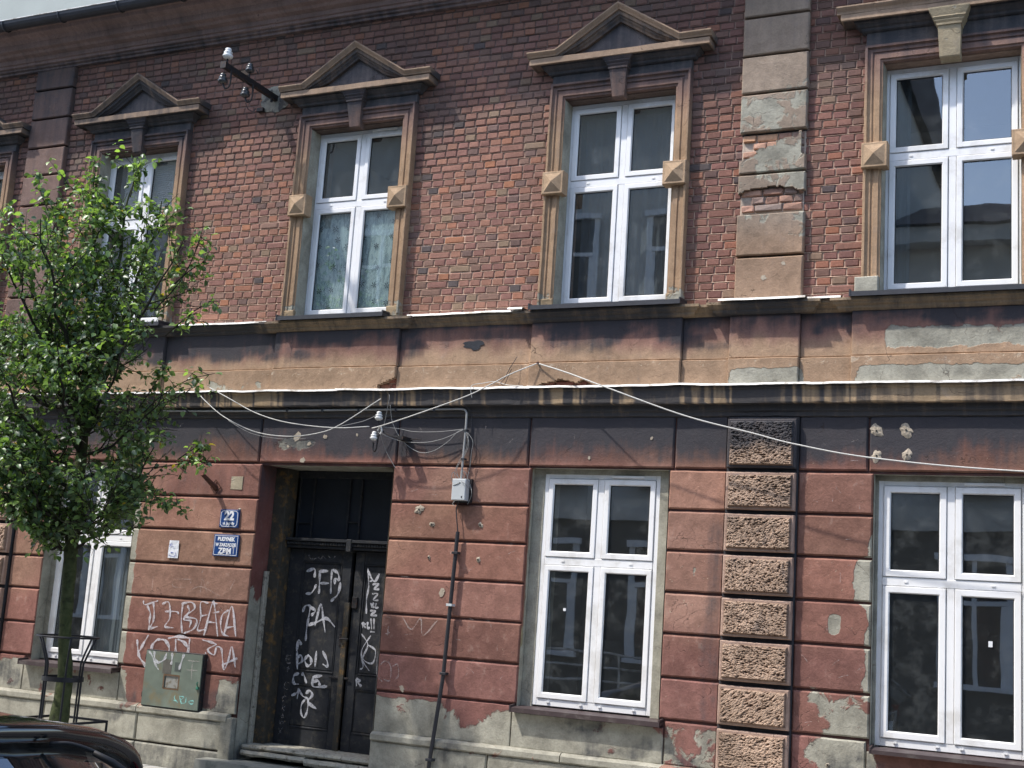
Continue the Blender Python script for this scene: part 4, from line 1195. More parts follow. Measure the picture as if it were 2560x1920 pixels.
for k, (x, z_, r_0) in enumerate([(-1.797, 3.268, .055), (-1.564, 3.275, .055), (-1.793, 3.064, .048), (-1.555, 3.073, .045), (-5.992, 2.513, .048), (-5.845, 2.377, .028), (-5.336, 2.386, .025), (-5.851, 2.068, .018), (-5.335, 2.069, .024), (-8.07, 2.45, .02), (-2.13, .60, .015)]): scar(x, z_, r_0, k + 3)
for k, (x, z_, r_0) in enumerate([(-5.686, 1.756, .035), (-7.45, 3.20, .045), (-7.30, 3.13, .022), (-7.12, 3.20, .022), (-7.55, 3.10, .014), (-6.75, 3.22, .014), (-4.30, 3.02, .016), (-3.72, 3.20, .014), (-7.36, 2.965, .03), (-2.77, 4.60, .025), (-2.60, 4.72, .02), (-6.03, .86, .03)]): scar(x, z_, r_0, k + 43, -.0635 if z_ > 4.3 else -.0435, False)
# square unpainted patch and a flat disc painted dark as the shaded inside of a frieze hole
panel_o = panel('unpainted_patch', -8.205, -8.06, 2.655, 2.79, -.0455, -.03, None, paint_const(s(176, 164, 140), .4, 0, .2), b=.001, step=.02); adopt(panel_o)
hz = MB(); 
for k in range(16): pass
n = 20; V = [(-5.54, -.0560, 4.08)]
for k in range(n):
    a = 2 * math.pi * k / n; R_ = .075 * (.6 + .8 * float(vnoise(k * .8, 3, 9))); V.append((-5.54 + R_ * 1.2 * math.cos(a), -.0560, 4.085 + R_ * .62 * math.sin(a)))
F = [(0, 1 + k, 1 + (k + 1) % n) for k in range(n)]
o = obj('hole_dark_disc', V, F, PLASTER, None, paint_const(s(50, 42, 40), 0, .9, 0)); adopt(o)
# ---- graffiti: thin paint ribbons lying on the surfaces
def ribbons(name, strokes, y, w, mat, seed=0, k=6, taper=True, parent=None):
    r_ = random.Random(seed); V = []; F = []
    for st in strokes:
        pts = catmull([(p[0], 0, p[1]) for p in st], k)
        n0 = len(V); n = len(pts); w0 = w * r_.uniform(.75, 1.2)
        for i, p in enumerate(pts):
            t = (pts[min(i + 1, n - 1)] - pts[max(i - 1, 0)]).normalized(); b = Vector((-t.z, 0, t.x)) * (w0 * (.5 + .25 * math.sin(i * .7 + seed)))
            if taper and (i == 0 or i == n - 1): b *= .5
            V += [(p.x + b.x, y, p.z + b.z), (p.x - b.x, y, p.z - b.z)]
        for i in range(n - 1): a = n0 + i * 2; F.append((a, a + 1, a + 3, a + 2))
        y -= .00012
    o = obj(name, V, F, mat)
    if parent: o.parent = parent
    else: adopt(o)
    return o
GRAF_LETTERS = [[(-9.164,1.481),(-9.138,1.442),(-9.03,1.472),(-8.971,1.492)],[(-9.106,1.436),(-9.054,1.36),(-9.053,1.282),(-9.049,1.187)],[(-9.03,1.472),(-9.006,1.379),(-9.003,1.285),(-9.033,1.212),(-8.935,1.234)],[(-8.866,1.388),(-8.726,1.396),(-8.684,1.375)],[(-8.916,1.46),(-8.828,1.481),(-8.797,1.329),(-8.845,1.24),(-8.734,1.232)],[(-8.65,1.494),(-8.647,1.323),(-8.618,1.185)],[(-8.668,1.478),(-8.542,1.5),(-8.495,1.441),(-8.592,1.357),(-8.457,1.335),(-8.478,1.241),(-8.598,1.186)],[(-8.587,1.467),(-8.559,1.406),(-8.617,1.325),(-8.527,1.315),(-8.537,1.245)],[(-8.327,1.505),(-8.425,1.504),(-8.405,1.354),(-8.427,1.229),(-8.313,1.252)],[(-8.417,1.368),(-8.322,1.39)],[(-8.343,1.181),(-8.286,1.484),(-8.251,1.486),(-8.173,1.185)],[(-8.332,1.32),(-8.21,1.317)],[(-8.269,1.504),(-8.215,1.504)],[(-8.182,1.429),(-8.257,1.409)],[(-8.07,1.451),(-8.14,1.401),(-8.151,1.308),(-8.116,1.219),(-8.037,1.194)],[(-8.096,1.205),(-8.037,1.491),(-7.952,1.2)],[(-8.085,1.274),(-7.983,1.296)]]
GRAF_LOWER = [[(-9.187,1.084),(-9.153,0.96),(-9.119,0.9),(-9.038,0.829),(-8.965,0.741)],[(-9.043,1.141),(-9.1,1.043),(-9.148,0.953)],[(-8.926,1.102),(-8.981,1.036),(-8.973,0.911),(-8.9,0.852),(-8.798,0.909),(-8.758,1.02),(-8.825,1.101),(-8.926,1.102)],[(-8.788,1.124),(-8.653,1.152),(-8.51,1.143)],[(-8.689,1.126),(-8.675,0.996),(-8.672,0.888)],[(-8.669,1.127),(-8.576,1.095),(-8.515,1.038)],[(-8.514,1.143),(-8.519,1.007),(-8.54,0.834)],[(-8.36,1.138),(-8.258,1.125),(-8.175,1.108)],[(-8.175,1.108),(-8.277,1.048),(-8.194,1.003),(-8.171,1.081),(-8.112,1.067),(-8.084,0.963),(-8.053,0.872),(-8.012,0.969),(-7.987,1.099),(-7.92,0.901)],[(-8.086,0.91),(-7.907,0.992)],[(-8.303,1.023),(-8.271,0.934)]]
GRAF_SCRATCH = [[(-8.802,1.722),(-8.573,1.73)],[(-8.801,1.719),(-8.797,1.646),(-8.641,1.643)],[(-8.577,1.727),(-8.579,1.686)],[(-8.439,1.756),(-8.447,1.599)],[(-8.438,1.748),(-8.361,1.612)],[(-8.614,1.59),(-8.446,1.662),(-8.182,1.575)],[(-8.032,1.76),(-8.08,1.65)],[(-9.068,1.74),(-9.068,1.597)]]
GRAF_DOOR = [[(-7.464,1.884),(-7.369,1.912),(-7.363,1.827)],[(-7.317,1.891),(-7.202,1.9)],[(-7.304,1.892),(-7.297,1.792),(-7.293,1.67)],[(-7.295,1.774),(-7.182,1.78)],[(-7.163,1.918),(-7.16,1.799),(-7.152,1.677)],[(-7.154,1.919),(-7.086,1.879),(-7.071,1.819),(-7.114,1.829),(-7.115,1.771)],[(-7.449,1.661),(-7.377,1.677),(-7.33,1.76)],[(-7.05,1.797),(-7.066,1.682),(-7.144,1.602)],[(-7.466,1.476),(-7.439,1.539),(-7.384,1.539),(-7.387,1.435),(-7.398,1.335),(-7.398,1.198)],[(-7.383,1.534),(-7.317,1.5),(-7.361,1.448)],[(-7.304,1.349),(-7.258,1.572),(-7.21,1.415),(-7.177,1.296)],[(-7.396,1.35),(-7.29,1.387),(-7.176,1.433),(-7.068,1.356)],[(-7.493,1.092),(-7.481,1.2),(-7.444,1.154)],[(-7.488,1.093),(-7.465,0.913)],[(-7.478,1.025),(-7.437,1.054),(-7.416,1.0),(-7.464,0.966)],[(-7.363,1.057),(-7.386,1.007),(-7.349,0.958),(-7.308,0.985),(-7.325,1.044),(-7.363,1.057)],[(-7.259,1.11),(-7.26,0.952)],[(-7.187,1.115),(-7.127,1.029),(-7.117,0.97),(-7.173,0.988)],[(-7.439,0.877),(-7.497,0.85),(-7.493,0.778),(-7.431,0.771)],[(-7.4,0.855),(-7.39,0.881),(-7.341,0.788)],[(-7.277,0.853),(-7.165,0.877)],[(-7.268,0.854),(-7.258,0.765),(-7.097,0.778)],[(-7.263,0.809),(-7.206,0.823),(-7.183,0.778)],[(-7.506,0.654),(-7.447,0.686),(-7.426,0.723),(-7.435,0.627)],[(-7.425,0.721),(-7.371,0.662),(-7.307,0.634),(-7.304,0.522),(-7.334,0.457),(-7.375,0.501),(-7.375,0.583),(-7.332,0.642)],[(-7.341,0.69),(-7.29,0.72),(-7.263,0.675),(-7.305,0.611),(-7.199,0.554)],[(-7.455,2.047),(-7.422,2.01),(-7.359,2.021)],[(-7.342,2.037),(-7.302,2.015),(-7.287,2.047),(-7.247,2.018)],[(-7.223,2.05),(-7.193,2.028)],[(-7.157,2.029),(-7.124,2.062)]]
GRAF_DOOR_RIGHT = [[(-6.751,1.948),(-6.724,1.776),(-6.736,1.655),(-6.725,1.506)],[(-6.749,1.926),(-6.665,1.824),(-6.614,1.902)],[(-6.717,1.867),(-6.687,1.838),(-6.721,1.821)],[(-6.683,1.793),(-6.613,1.804),(-6.661,1.749),(-6.599,1.753)],[(-6.677,1.703),(-6.613,1.707),(-6.659,1.644),(-6.598,1.645)],[(-6.683,1.613),(-6.67,1.569)],[(-6.648,1.615),(-6.672,1.591),(-6.635,1.571)],[(-6.621,1.617),(-6.626,1.572),(-6.591,1.577)],[(-6.684,1.538),(-6.623,1.542),(-6.671,1.494),(-6.601,1.498)],[(-6.668,1.465),(-6.649,1.362)],[(-6.633,1.467),(-6.623,1.363)],[(-6.761,1.421),(-6.752,1.367)],[(-6.761,1.421),(-6.724,1.409),(-6.749,1.392),(-6.715,1.372)],[(-6.7,1.43),(-6.698,1.373),(-6.668,1.375)],[(-6.759,1.31),(-6.678,1.211),(-6.718,1.075),(-6.609,1.039),(-6.586,1.159),(-6.678,1.211)],[(-6.734,1.059),(-6.636,0.964)],[(-6.652,1.302),(-6.742,1.147),(-6.71,1.002),(-6.742,0.97)],[(-6.664,1.338),(-6.612,1.337)],[(-6.777,0.879),(-6.765,0.806)],[(-6.777,0.879),(-6.732,0.868),(-6.756,0.844),(-6.709,0.811)]]
GRAF_PIER = [[(-6.319,1.179),(-6.307,0.968),(-6.242,0.903)],[(-6.289,1.039),(-6.227,1.094),(-6.165,1.049),(-6.161,0.923),(-6.228,0.925)],[(-6.148,1.05),(-6.092,1.069),(-6.075,0.972),(-6.112,0.927)],[(-6.083,1.507),(-5.975,1.4),(-5.886,1.505),(-5.848,1.353),(-5.707,1.502)],[(-6.251,1.34),(-6.202,1.357)],[(-6.224,1.412),(-6.224,1.327)]]
GRAF_CABINET = [[(-8.592,0.53),(-8.542,0.526)],[(-8.57,0.584),(-8.574,0.546),(-8.531,0.512)],[(-8.521,0.581),(-8.481,0.502)],[(-8.52,0.574),(-8.461,0.571),(-8.495,0.538)],[(-8.432,0.574),(-8.435,0.521),(-8.472,0.51)],[(-8.389,0.54),(-8.341,0.544),(-8.347,0.514),(-8.386,0.518),(-8.389,0.54)],[(-8.471,0.927),(-8.316,0.928)],[(-8.402,0.924),(-8.391,0.743)],[(-8.468,0.836),(-8.323,0.84)]]
GRAF_DOOR_EDGE = [[(-7.556,1.042),(-7.612,1.038),(-7.613,0.97),(-7.557,0.967)],[(-7.58,1.003),(-7.617,1.004)],[(-7.598,0.918),(-7.56,0.913)],[(-7.581,0.935),(-7.584,0.881)],[(-7.54,0.772),(-7.6,0.774),(-7.608,0.714),(-7.555,0.711)],[(-7.596,0.662),(-7.614,0.578)],[(-7.575,0.641),(-7.616,0.623),(-7.596,0.579)],[(-7.608,0.556),(-7.613,0.488)],[(-7.608,0.556),(-7.573,0.544),(-7.608,0.523),(-7.577,0.499)],[(-7.598,0.467),(-7.613,0.436),(-7.582,0.431),(-7.598,0.467)],[(-7.631,0.404),(-7.618,0.368),(-7.603,0.399),(-7.586,0.367),(-7.567,0.407)],[(-7.632,0.329),(-7.599,0.288)],[(-7.583,0.342),(-7.632,0.255)]]

ribbons('graffiti', GRAF_LETTERS, -.0470, .017, SPRAY, 1)
ribbons('graffiti', GRAF_LOWER[:1], -.0475, .022, SPRAY, 2); ribbons('graffiti', GRAF_LOWER[6:], -.0475, .022, SPRAY, 22)
ribbons('graffiti', GRAF_LOWER[1:6], -.0490, .026, SPRAY, 3)
ribbons('graffiti', GRAF_SCRATCH, -.0468, .005, SPRAY_THIN, 4)
ribbons('graffiti', GRAF_PIER, -.0468, .009, SPRAY_THIN, 5)
ribbons('graffiti', GRAF_DOOR[:-4], .3585, .021, SPRAY, 6, parent=l1)
ribbons('graffiti', GRAF_DOOR[-4:], .3590, .006, SPRAY_THIN, 7, parent=l1)
ribbons('graffiti', GRAF_DOOR_RIGHT, .3655, .017, SPRAY, 8, parent=l2)
ribbons('graffiti', GRAF_DOOR_EDGE, .3685, .006, SPRAY_THIN, 9, parent=l1)
# scratches on the pier and the head band
r_ = random.Random(21); sc = []
for k in range(70):
    x = r_.choice([r_.uniform(-9.3, -7.95), r_.uniform(-6.25, -4.95), r_.uniform(-8, -4), r_.uniform(-2.4, -1.9)]); z_ = r_.uniform(.9, 3.3); a = r_.uniform(0, 3.14); l = r_.uniform(.02, .09)
    if x > -7.86 and x < -6.3 and z_ < 2.93: continue
    if -4.88 < x < -3.5 and z_ < 2.95: continue
    sc.append([(x, z_), (x + l * math.cos(a) * .5, z_ + l * math.sin(a) * .6), (x + l * math.cos(a), z_ + l * math.sin(a))])
ribbons('scratches', sc, -.0465, .0035, SPRAY_THIN, 31)

# ================================================================ FIXTURES ON THE WALL
def text(name, body, x, y, z_, size, mat, parent, bold=.0, align='CENTER', sx=1.0, ext=.0006):
    cu = bpy.data.curves.new(name, 'FONT'); cu.body = body; cu.size = size; cu.align_x = align; cu.align_y = 'CENTER'; cu.offset = bold; cu.extrude = ext
    cu.materials.append(mat)
    o = bpy.data.objects.new(name, cu); COL.objects.link(o); o.rotation_euler = (math.pi / 2, 0, 0); o.scale = (sx, 1, 1)
    bpy.context.view_layer.update(); me = bpy.data.meshes.new_from_object(o); me.name = name; q = bpy.data.objects.new(name, me); COL.objects.link(q)
    q.rotation_euler = o.rotation_euler; q.scale = o.scale; bpy.data.objects.remove(o); q.location = (x, y, z_); q.parent = parent; return q
def line_frame(name, x0, x1, z0, z1, y, w, mat, parent, cut=0.0):
    if cut: pts = [(x0 + cut, z0), (x0, z0 + cut), (x0, z1 - cut), (x0 + cut, z1), (x1 - cut, z1), (x1, z1 - cut), (x1, z0 + cut), (x1 - cut, z0), (x0 + cut, z0)]
    else: pts = [(x0, z0), (x0, z1), (x1, z1), (x1, z0), (x0, z0)]
    V, F = sweep(pts, [(-w / 2, y), (w / 2, y)], False); return obj(name, V, F, mat, parent)
# house number plate
sg = empty('house_number_sign', (-8.17, -.05, 2.357)); tag(sg, 'blue enamel house number plate 22, upper of the two blue plates beside the door', 'sign')
MB().box(-.118, .118, -.012, .004, -.092, .092, .005).build('plate', BLUE, sg)
line_frame('border_line', -.103, .103, -.078, .078, -.0128, .006, WHITE, sg, .022)
text('lettering', '22', 0, -.0130, .024, .120, WHITE, sg, .006, sx=1.0); text('lettering', 'ul. Jagiełły', 0, -.0130, -.048, .040, WHITE, sg, .0015, sx=.92)
for dx, dz in ((-.108, .083), (.108, .083), (-.108, -.083), (.108, -.083)): MB().lathe([(.006, 0), (.005, .003), (.0001, .004)], (dx, -.012, dz), (0, -1, 0), 8).build('screw', IRON, sg)
sg = empty('management_sign', (-8.178, -.05, 2.087)); tag(sg, 'scuffed blue enamel plate reading ZBM, lower of the two blue plates beside the door', 'sign')
MB().box(-.155, .155, -.012, .004, -.109, .109, .004).build('plate', BLUE, sg)
line_frame('border_line', -.141, .141, -.096, .096, -.0128, .005, WHITE, sg)
text('lettering', 'BUDYNEK', 0, -.0130, .061, .052, WHITE, sg, .003, sx=.88); text('lettering', 'W ZARZĄDZIE', 0, -.0130, .004, .046, WHITE, sg, .002, sx=.82); text('lettering', 'ZBM', -.005, -.0130, -.058, .080, WHITE, sg, .003, sx=1.0)
stk = ribbons('paint_smear', [[(-.05, -.09), (.02, -.055), (.045, -.03)], [(.105, -.085), (.10, -.02), (.075, .0)], [(-.03, -.095), (.04, -.09), (.02, -.07)]], -.0145, .016, SPRAY, 3, parent=sg)
# paper notice
pn = empty('paper_notice', (-8.842, -.047, 2.023)); tag(pn, 'small white paper notice stuck on the red wall left of the blue plates', 'notice')
V = []; F = []
for i in range(5):
    for j in range(4): V.append((-.064 + .128 * j / 3, -.003 - .004 * math.sin(i * 1.3 + j), -.09 + .18 * i / 4))
for i in range(4):
    for j in range(3): a = i * 4 + j; F.append((a, a + 1, a + 5, a + 4))
obj('paper', V, F, mat_simple('white_paper', (.72, .74, .78), .8, 0, .05), pn)
INK = mat_simple('blue_ink', (.09, .12, .35), .8)
ribbons('handwriting', [[(-.05, .02), (-.045, .055), (-.035, .03), (-.025, .058), (-.015, .025)], [(-.008, .03), (.0, .015)], [(-.03, -.035), (.02, -.035)], [(.035, -.06), (.038, -.02)]], -.009, .006, INK, 1, parent=pn)
ribbons('handwriting', [[(-.045, -.065), (.01, -.075), (.045, -.06)]], -.0092, .005, INK, 2, parent=pn)
# junction box
jb = empty('junction_box', (-5.53, -.045, 2.70)); tag(jb, 'pale grey electrical junction box with loose wires at the foot of a conduit', 'junction box')
GREYP = mat_simple('pale_grey_enclosure', (.50, .53, .53), .5, 0, .08, 12, .05, .4)
MB().box(-.090, .090, -.035, .0, -.115, .105).build('back_plate', IRON, jb)
MB().box(-.075, .068, -.110, -.034, -.100, .098, .006).build('cover', GREYP, jb)
MB().lathe([(.006, 0), (.006, .002), (.0001, .002)], (.005, -.110, .062), (0, -1, 0), 8).build('screw', IRON, jb)
MB().box(.028, .040, -.1115, -.110, -.080, -.062).build('mark', IRON, jb)
for k, pts in enumerate([[(-.02, -.06, .10), (-.08, -.09, .16), (-.10, -.08, .10), (-.09, -.05, .05)], [(.03, -.06, .10), (.02, -.10, .17), (.06, -.09, .14), (.09, -.06, .02)], [(.08, -.05, .06), (.12, -.08, -.02), (.10, -.06, -.08), (.07, -.05, -.13)], [(-.07, -.04, -.10), (-.085, -.05, -.13), (-.06, -.05, -.15)], [(-.06, -.112, .035), (-.02, -.114, .05), (.01, -.113, .064)], [(.0, -.06, .10), (.03, -.12, .07), (.07, -.12, .05), (.09, -.09, .01)]]):
    MB().tube(catmull(pts, 6), .0028, 5).build('wire', CABLE_G, jb)
# conduit from the junction box up and left along the string course
cd = empty('steel_conduit', (-5.548, -.05, 2.81)); tag(cd, 'thin grey conduit bending under the string course and dropping to the junction box', 'conduit')
cp = [(-.002, -.035, -.012), (.005, -.035, .3), (.008, -.035, .55), (.0, -.035, .625), (-.055, -.035, .652), (-.3, -.035, .652), (-1.2, -.035, .652), (-2.4, -.035, .645), (-3.6, -.035, .652)]
MB().tube(catmull(cp, 6), .0105, 8).build('pipe', mat_simple('painted_grey_conduit', (.36, .36, .35), .5, .2, .15), cd)
for (x, z_) in ((.006, .18), (.008, .45)): MB().box(x - .018, x + .018, -.052, .0, z_ - .008, z_ + .008).build('clip', DARKMETAL, cd)
for k in range(8): MB().box(-.35 - k * .42, -.33 - k * .42, -.052, .0, .632, .670).build('clip', DARKMETAL, cd)
# black cable pipe below the box
bp_ = empty('black_cable_pipe', (-5.62, -.05, .10)); tag(bp_, 'black plastic cable pipe running down the wall from the junction box', 'pipe')
BLK = mat_simple('black_plastic_pipe', (.028, .028, .032), .5, 0, .3, 20, .1)
MB().tube([(-.03, -.075, -.2), (-.022, -.078, .14), (.035, -.040, .90), (.052, -.035, 1.5), (.075, -.035, 2.215)], .0185, 10).build('pipe', BLK, bp_)
MB().tube(catmull([(.075, -.035, 2.215), (.055, -.035, 2.33), (.040, -.03, 2.43), (.06, -.03, 2.50)], 6), .006, 6).build('feed_cable', BLK, bp_)
for x, z_, m_ in ((.071, 2.02, BLK), (.053, 1.545, GREYP), (.038, .93, BLK), (-.018, .17, DARKMETAL)): MB().box(x - .030, x + .030, -.065 - (.045 if z_ < .3 else 0), .002, z_ - .011, z_ + .011, .002).build('clamp', m_, bp_)
# electricity cabinet
cb = empty('meter_cabinet', (-8.634, -.046, .45)); tag(cb, 'rust-stained grey-green metal meter cabinet with a square window and teal scribble', 'cabinet')
CABM = mat_simple('stained_grey_green_metal', (.15, .18, .145), .5, .1, .55, 5, .2, .4, dirt=(.20, .16, .085))
MB().box(-.370, .365, -.045, .0, -.010, .552, .004).build('case', IRON, cb)
cabd = MB(); 
# door with a window opening
def frame_box(x0, x1, z0, z1, a, b, c, d, y0, y1):
    m = MB(); m.box(x0, a, y0, y1, z0, z1); m.box(b, x1, y0, y1, z0, z1); m.box(a, b, y0, y1, z0, c); m.box(a, b, y0, y1, d, z1); return m
dr = frame_box(-.358, .350, .004, .540, -.098, .080, .190, .312, -.062, -.046).build('cabinet_door', CABM, cb)
MB().box(-.096, .078, -.052, -.046, .192, .310, .002).build('window_plate', mat_simple('dull_metal_plate', (.34, .34, .31), .45, .3, .3, 30, .2, dirt=(.18, .15, .1)), dr)
line_frame('window_seal', -.104, .086, .184, .318, -.0625, .016, mat_simple('rusty_seal', (.13, .08, .045), .9, 0, .5, 60, .5), dr)
MB().box(-.13, -.02, -.0635, -.062, .33, .47).build('tape', mat_simple('grey_brown_tape', (.10, .095, .08), .7, 0, .4, 20, .3), dr)
MB().box(.02, .10, -.0635, -.062, .36, .45).build('tape', mat_simple('dark_grey_tape', (.075, .09, .08), .7, 0, .4, 20, .3), dr)
mb = MB(); mb.box(.315, .345, -.078, -.062, .205, .235, .004); mb.tube([(.33, -.07, .235), (.335, -.09, .27), (.345, -.09, .28)], .006, 6); mb.build('lock', mat_simple('green_lock', (.03, .16, .10), .5), dr)
for z_ in (.08, .45): MB().tube([(-.362, -.055, z_), (-.362, -.055, z_ + .05)], .008, 8).build('hinge', IRON, dr)
ribbons('graffiti', [[(p[0] + 8.634, p[1] - .45) for p in st] for st in GRAF_CABINET[:6]], -.0638, .008, SPRAY_TEAL, 11, parent=dr)
ribbons('graffiti', [[(p[0] + 8.634, p[1] - .45) for p in st] for st in GRAF_CABINET[6:]], -.0638, .008, SPRAY_THIN, 12, parent=dr)
ribbons('graffiti', [[(-.33, .535), (-.28, .49), (-.22, .40), (-.18, .36)], [(-.26, .54), (-.245, .47), (-.19, .43), (-.12, .47), (-.10, .535)], [(-.03, .54), (-.025, .47), (-.03, .42)], [(.12, .54), (.10, .47), (.075, .38)]], -.0639, .019, SPRAY, 13, parent=dr)
# pipe stub with a shadow
ps = empty('rusty_pipe_stub', (-8.392, -.045, 2.67)); tag(ps, 'short rusty pipe stub sticking out of the wall above the house number', 'pipe')
RUST = mat_simple('rusty_iron', (.10, .045, .03), .85, .2, .5, 40, .5, dirt=(.035, .025, .02))
RUSTI = mat_simple('rust_inside', (.16, .06, .045), .9)
mb = MB(); mb.tube([(0, .03, -.015), (0, -.10, .045), (0, -.235, .110)], [.030, .024, .020], 12, False); mb.build('pipe', RUST, ps)
MB().tube([(0, -.10, .045), (0, -.236, .1105)], [.016, .016], 12, True).build('bore', RUSTI, ps)
V, F = sweep([(-.06, .0), (.0, .085), (.075, .005), (.01, -.075), (-.06, .0)], [(0, -.003), (0, -.012), (.007, -.012), (.007, -.003)], False); obj('anchor_plate', V, F, RUST, ps)
# insulators
def insul(mb, c, sc=1.0, axis=(0, 0, 1)):
    mb.lathe([(.020 * sc, -.045 * sc), (.040 * sc, -.030 * sc), (.043 * sc, -.015 * sc), (.030 * sc, -.005 * sc), (.036 * sc, .004 * sc), (.036 * sc, .012 * sc), (.022 * sc, .020 * sc), (.027 * sc, .030 * sc), (.024 * sc, .042 * sc), (.008 * sc, .048 * sc)], c, axis, 16)
# roof-level bracket between windows
ub = empty('power_line_bracket', (-8.16, 0, 6.87)); tag(ub, 'black iron arm with four porcelain insulators jutting from the upper brick wall', 'bracket')
mb = MB(); mb.box(-.024, .024, -.92, .03, -.030, .030, .0); mb.box(-.034, .034, -.93, -.915, -.036, .036); mb.build('arm', IRON, ub)
panel('mortar_patch', -.24, .20, -.16, .15, -.012, .004, ub, paint_const(s(98, 96, 92), .55, .45), step=.012, rough=.006, keep=lambda X, Z: (X / .21) ** 2 + (Z / .14) ** 2 < 1.1 + 1.4 * (fbm(X * 11, Z * 11, 3) - .5))
for yy, big, mt in ((-.87, 1.05, INS_W), (-.50, .95, INS_D)):
    MB().tube([(0, yy, .02), (0, yy, .10)], .009, 8).build('pin', IRON, ub); b = MB(); insul(b, (0, yy, .140), big * 1.2); b.build('insulator', mt, ub, None, True)
for yy, dx in ((-.83, -.055), (-.46, -.05)):
    MB().tube(catmull([(.03, yy, -.02), (.035, yy, -.13), (.02, yy, -.20), (-.02, yy, -.215), (-.05, yy, -.18), (dx, yy, -.15)], 6), .009, 7).build('hook', IRON, ub); b = MB(); insul(b, (dx - .01, yy, -.105), 1.2); b.build('insulator', INS_D, ub, None, True)
MB().tube(catmull([(.02, -.50, .10), (.07, -.49, .12), (.09, -.47, .07)], 5), .004, 6).build('tie_wire', IRON, ub); MB().tube([(.02, -.12, -.03), (.02, -.11, -.08)], .016, 8).build('bolt', IRON, ub)
MB().tube(catmull([(-.04, -.46, -.22), (-.02, -.44, -.28), (.02, -.40, -.30), (.03, -.38, -.26)], 5), .0045, 6).build('tie_wire', IRON, ub)
mb = MB(); mb.box(-.215, -.135, -.05, .01, -.135, -.095); mb.build('terminal_block', IRON, ub)
# lower bracket by the door
lb = empty('insulator_bracket', (-6.17, -.05, 3.17)); tag(lb, 'small iron bracket with two grey porcelain insulators on the dark band right above the door', 'bracket')
MB().box(-.035, .035, -.16, .02, -.018, .018).build('arm', IRON, lb)
mb = MB(); mb.tube(catmull([(0, -.15, .0), (-.10, -.17, .02), (-.20, -.18, .07), (-.232, -.18, .13), (-.236, -.18, .165)], 6), .008, 7); mb.build('hook', IRON, lb)
mb = MB(); mb.tube(catmull([(-.20, -.18, .07), (-.225, -.18, .0), (-.235, -.18, -.10), (-.255, -.18, -.135), (-.275, -.18, -.10), (-.272, -.18, -.05)], 6), .008, 7); mb.build('hook', IRON, lb)
b = MB(); insul(b, (-.236, -.18, .205), .95); b.build('insulator', INS_W, lb, None, True)
b = MB(); insul(b, (-.270, -.18, .012), .95); b.build('insulator', INS_W, lb, None, True)
MB().tube(catmull([(-.236, -.18, .06), (-.20, -.20, .10), (-.18, -.20, .06), (-.20, -.19, .03)], 6), .009, 7).build('cable_clamp', INS_W, lb)
MB().tube(catmull([(.035, -.03, .0), (.10, -.03, .005), (.16, -.03, .0)], 4), .005, 6).build('peg', IRON, lb)
# cables
def cable(name, pts, r, mat, label, k=10, ym=None):
    if ym is not None: pts = [(x * (10.7 + y) / (10.7 + ym), y, 1.65 + (z_ - 1.65) * (10.7 + y) / (10.7 + ym)) for x, y, z_ in pts]   # the height and place were surveyed for a span hanging at distance ym
    o0 = Vector(pts[0]); o = MB().tube([Vector(p) - o0 for p in catmull(pts, k)], r * .72, 6).build(name, mat, None, None, True); o.location = o0; tag(o, label, 'cable', None); return o
cable('overhead_cable', [(-4.725, -.130, 3.83), (-4.99, -.22, 3.735), (-5.20, -.27, 3.633), (-5.454, -.31, 3.525), (-5.991, -.31, 3.352), (-6.30, -.27, 3.262), (-6.40, -.24, 3.24)], .0075, CABLE_L, 'pale cable rising from the insulators to a peg above the string course', ym=-.35)
cable('overhead_cable', [(-4.725, -.130, 3.83), (-4.42, -.22, 3.735), (-4.071, -.35, 3.608), (-3.336, -.35, 3.351), (-2.738, -.35, 3.20), (-2.389, -.35, 3.112), (-1.759, -.35, 3.004), (-.66, -.35, 2.916), (1.5, -.4, 2.85)], .0085, CABLE_L, 'longest pale cable sagging to the right across the carved pilaster', ym=-.35)
cable('sagging_cable', [(-8.60, -.17, 3.655), (-8.40, -.27, 3.50), (-8.16, -.30, 3.352), (-7.78, -.30, 3.21), (-7.384, -.30, 3.165), (-7.042, -.28, 3.197), (-6.791, -.26, 3.28), (-6.36, -.16, 3.53)], .0065, CABLE_L, 'deepest sagging pale cable hanging over the dark band left of the door head', ym=-.30)
cable('sagging_cable', [(-8.36, -.17, 3.655), (-8.10, -.27, 3.54), (-7.78, -.32, 3.40), (-7.458, -.35, 3.311), (-7.1, -.34, 3.262), (-6.755, -.32, 3.242), (-6.43, -.24, 3.255)], .0065, CABLE_L, 'flatter of the pale cables running from the string course to the insulators', ym=-.35)
cable('thin_cable', [(-8.20, -.20, 3.34), (-7.85, -.27, 3.20), (-7.50, -.28, 3.145), (-7.20, -.26, 3.15)], .003, CABLE_G, 'thin grey wire following the deepest sagging cable left of the door')
cable('thin_cable', [(-6.82, -.26, 3.27), (-6.60, -.20, 3.33), (-6.46, -.14, 3.41)], .004, CABLE_G, 'short thin wire rising to the upper insulator')
cable('slack_wire', [(-6.378, -.20, 3.275), (-6.24, -.10, 3.27), (-6.086, -.09, 3.246), (-5.821, -.09, 3.246), (-5.561, -.09, 3.270)], .0045, CABLE_G, 'upper slack wire between the insulators and the conduit')
cable('slack_wire', [(-6.429, -.18, 3.225), (-6.24, -.10, 3.158), (-5.988, -.10, 3.140), (-5.771, -.10, 3.176), (-5.56, -.10, 3.262)], .005, CABLE_G, 'middle slack wire between the insulators and the conduit')
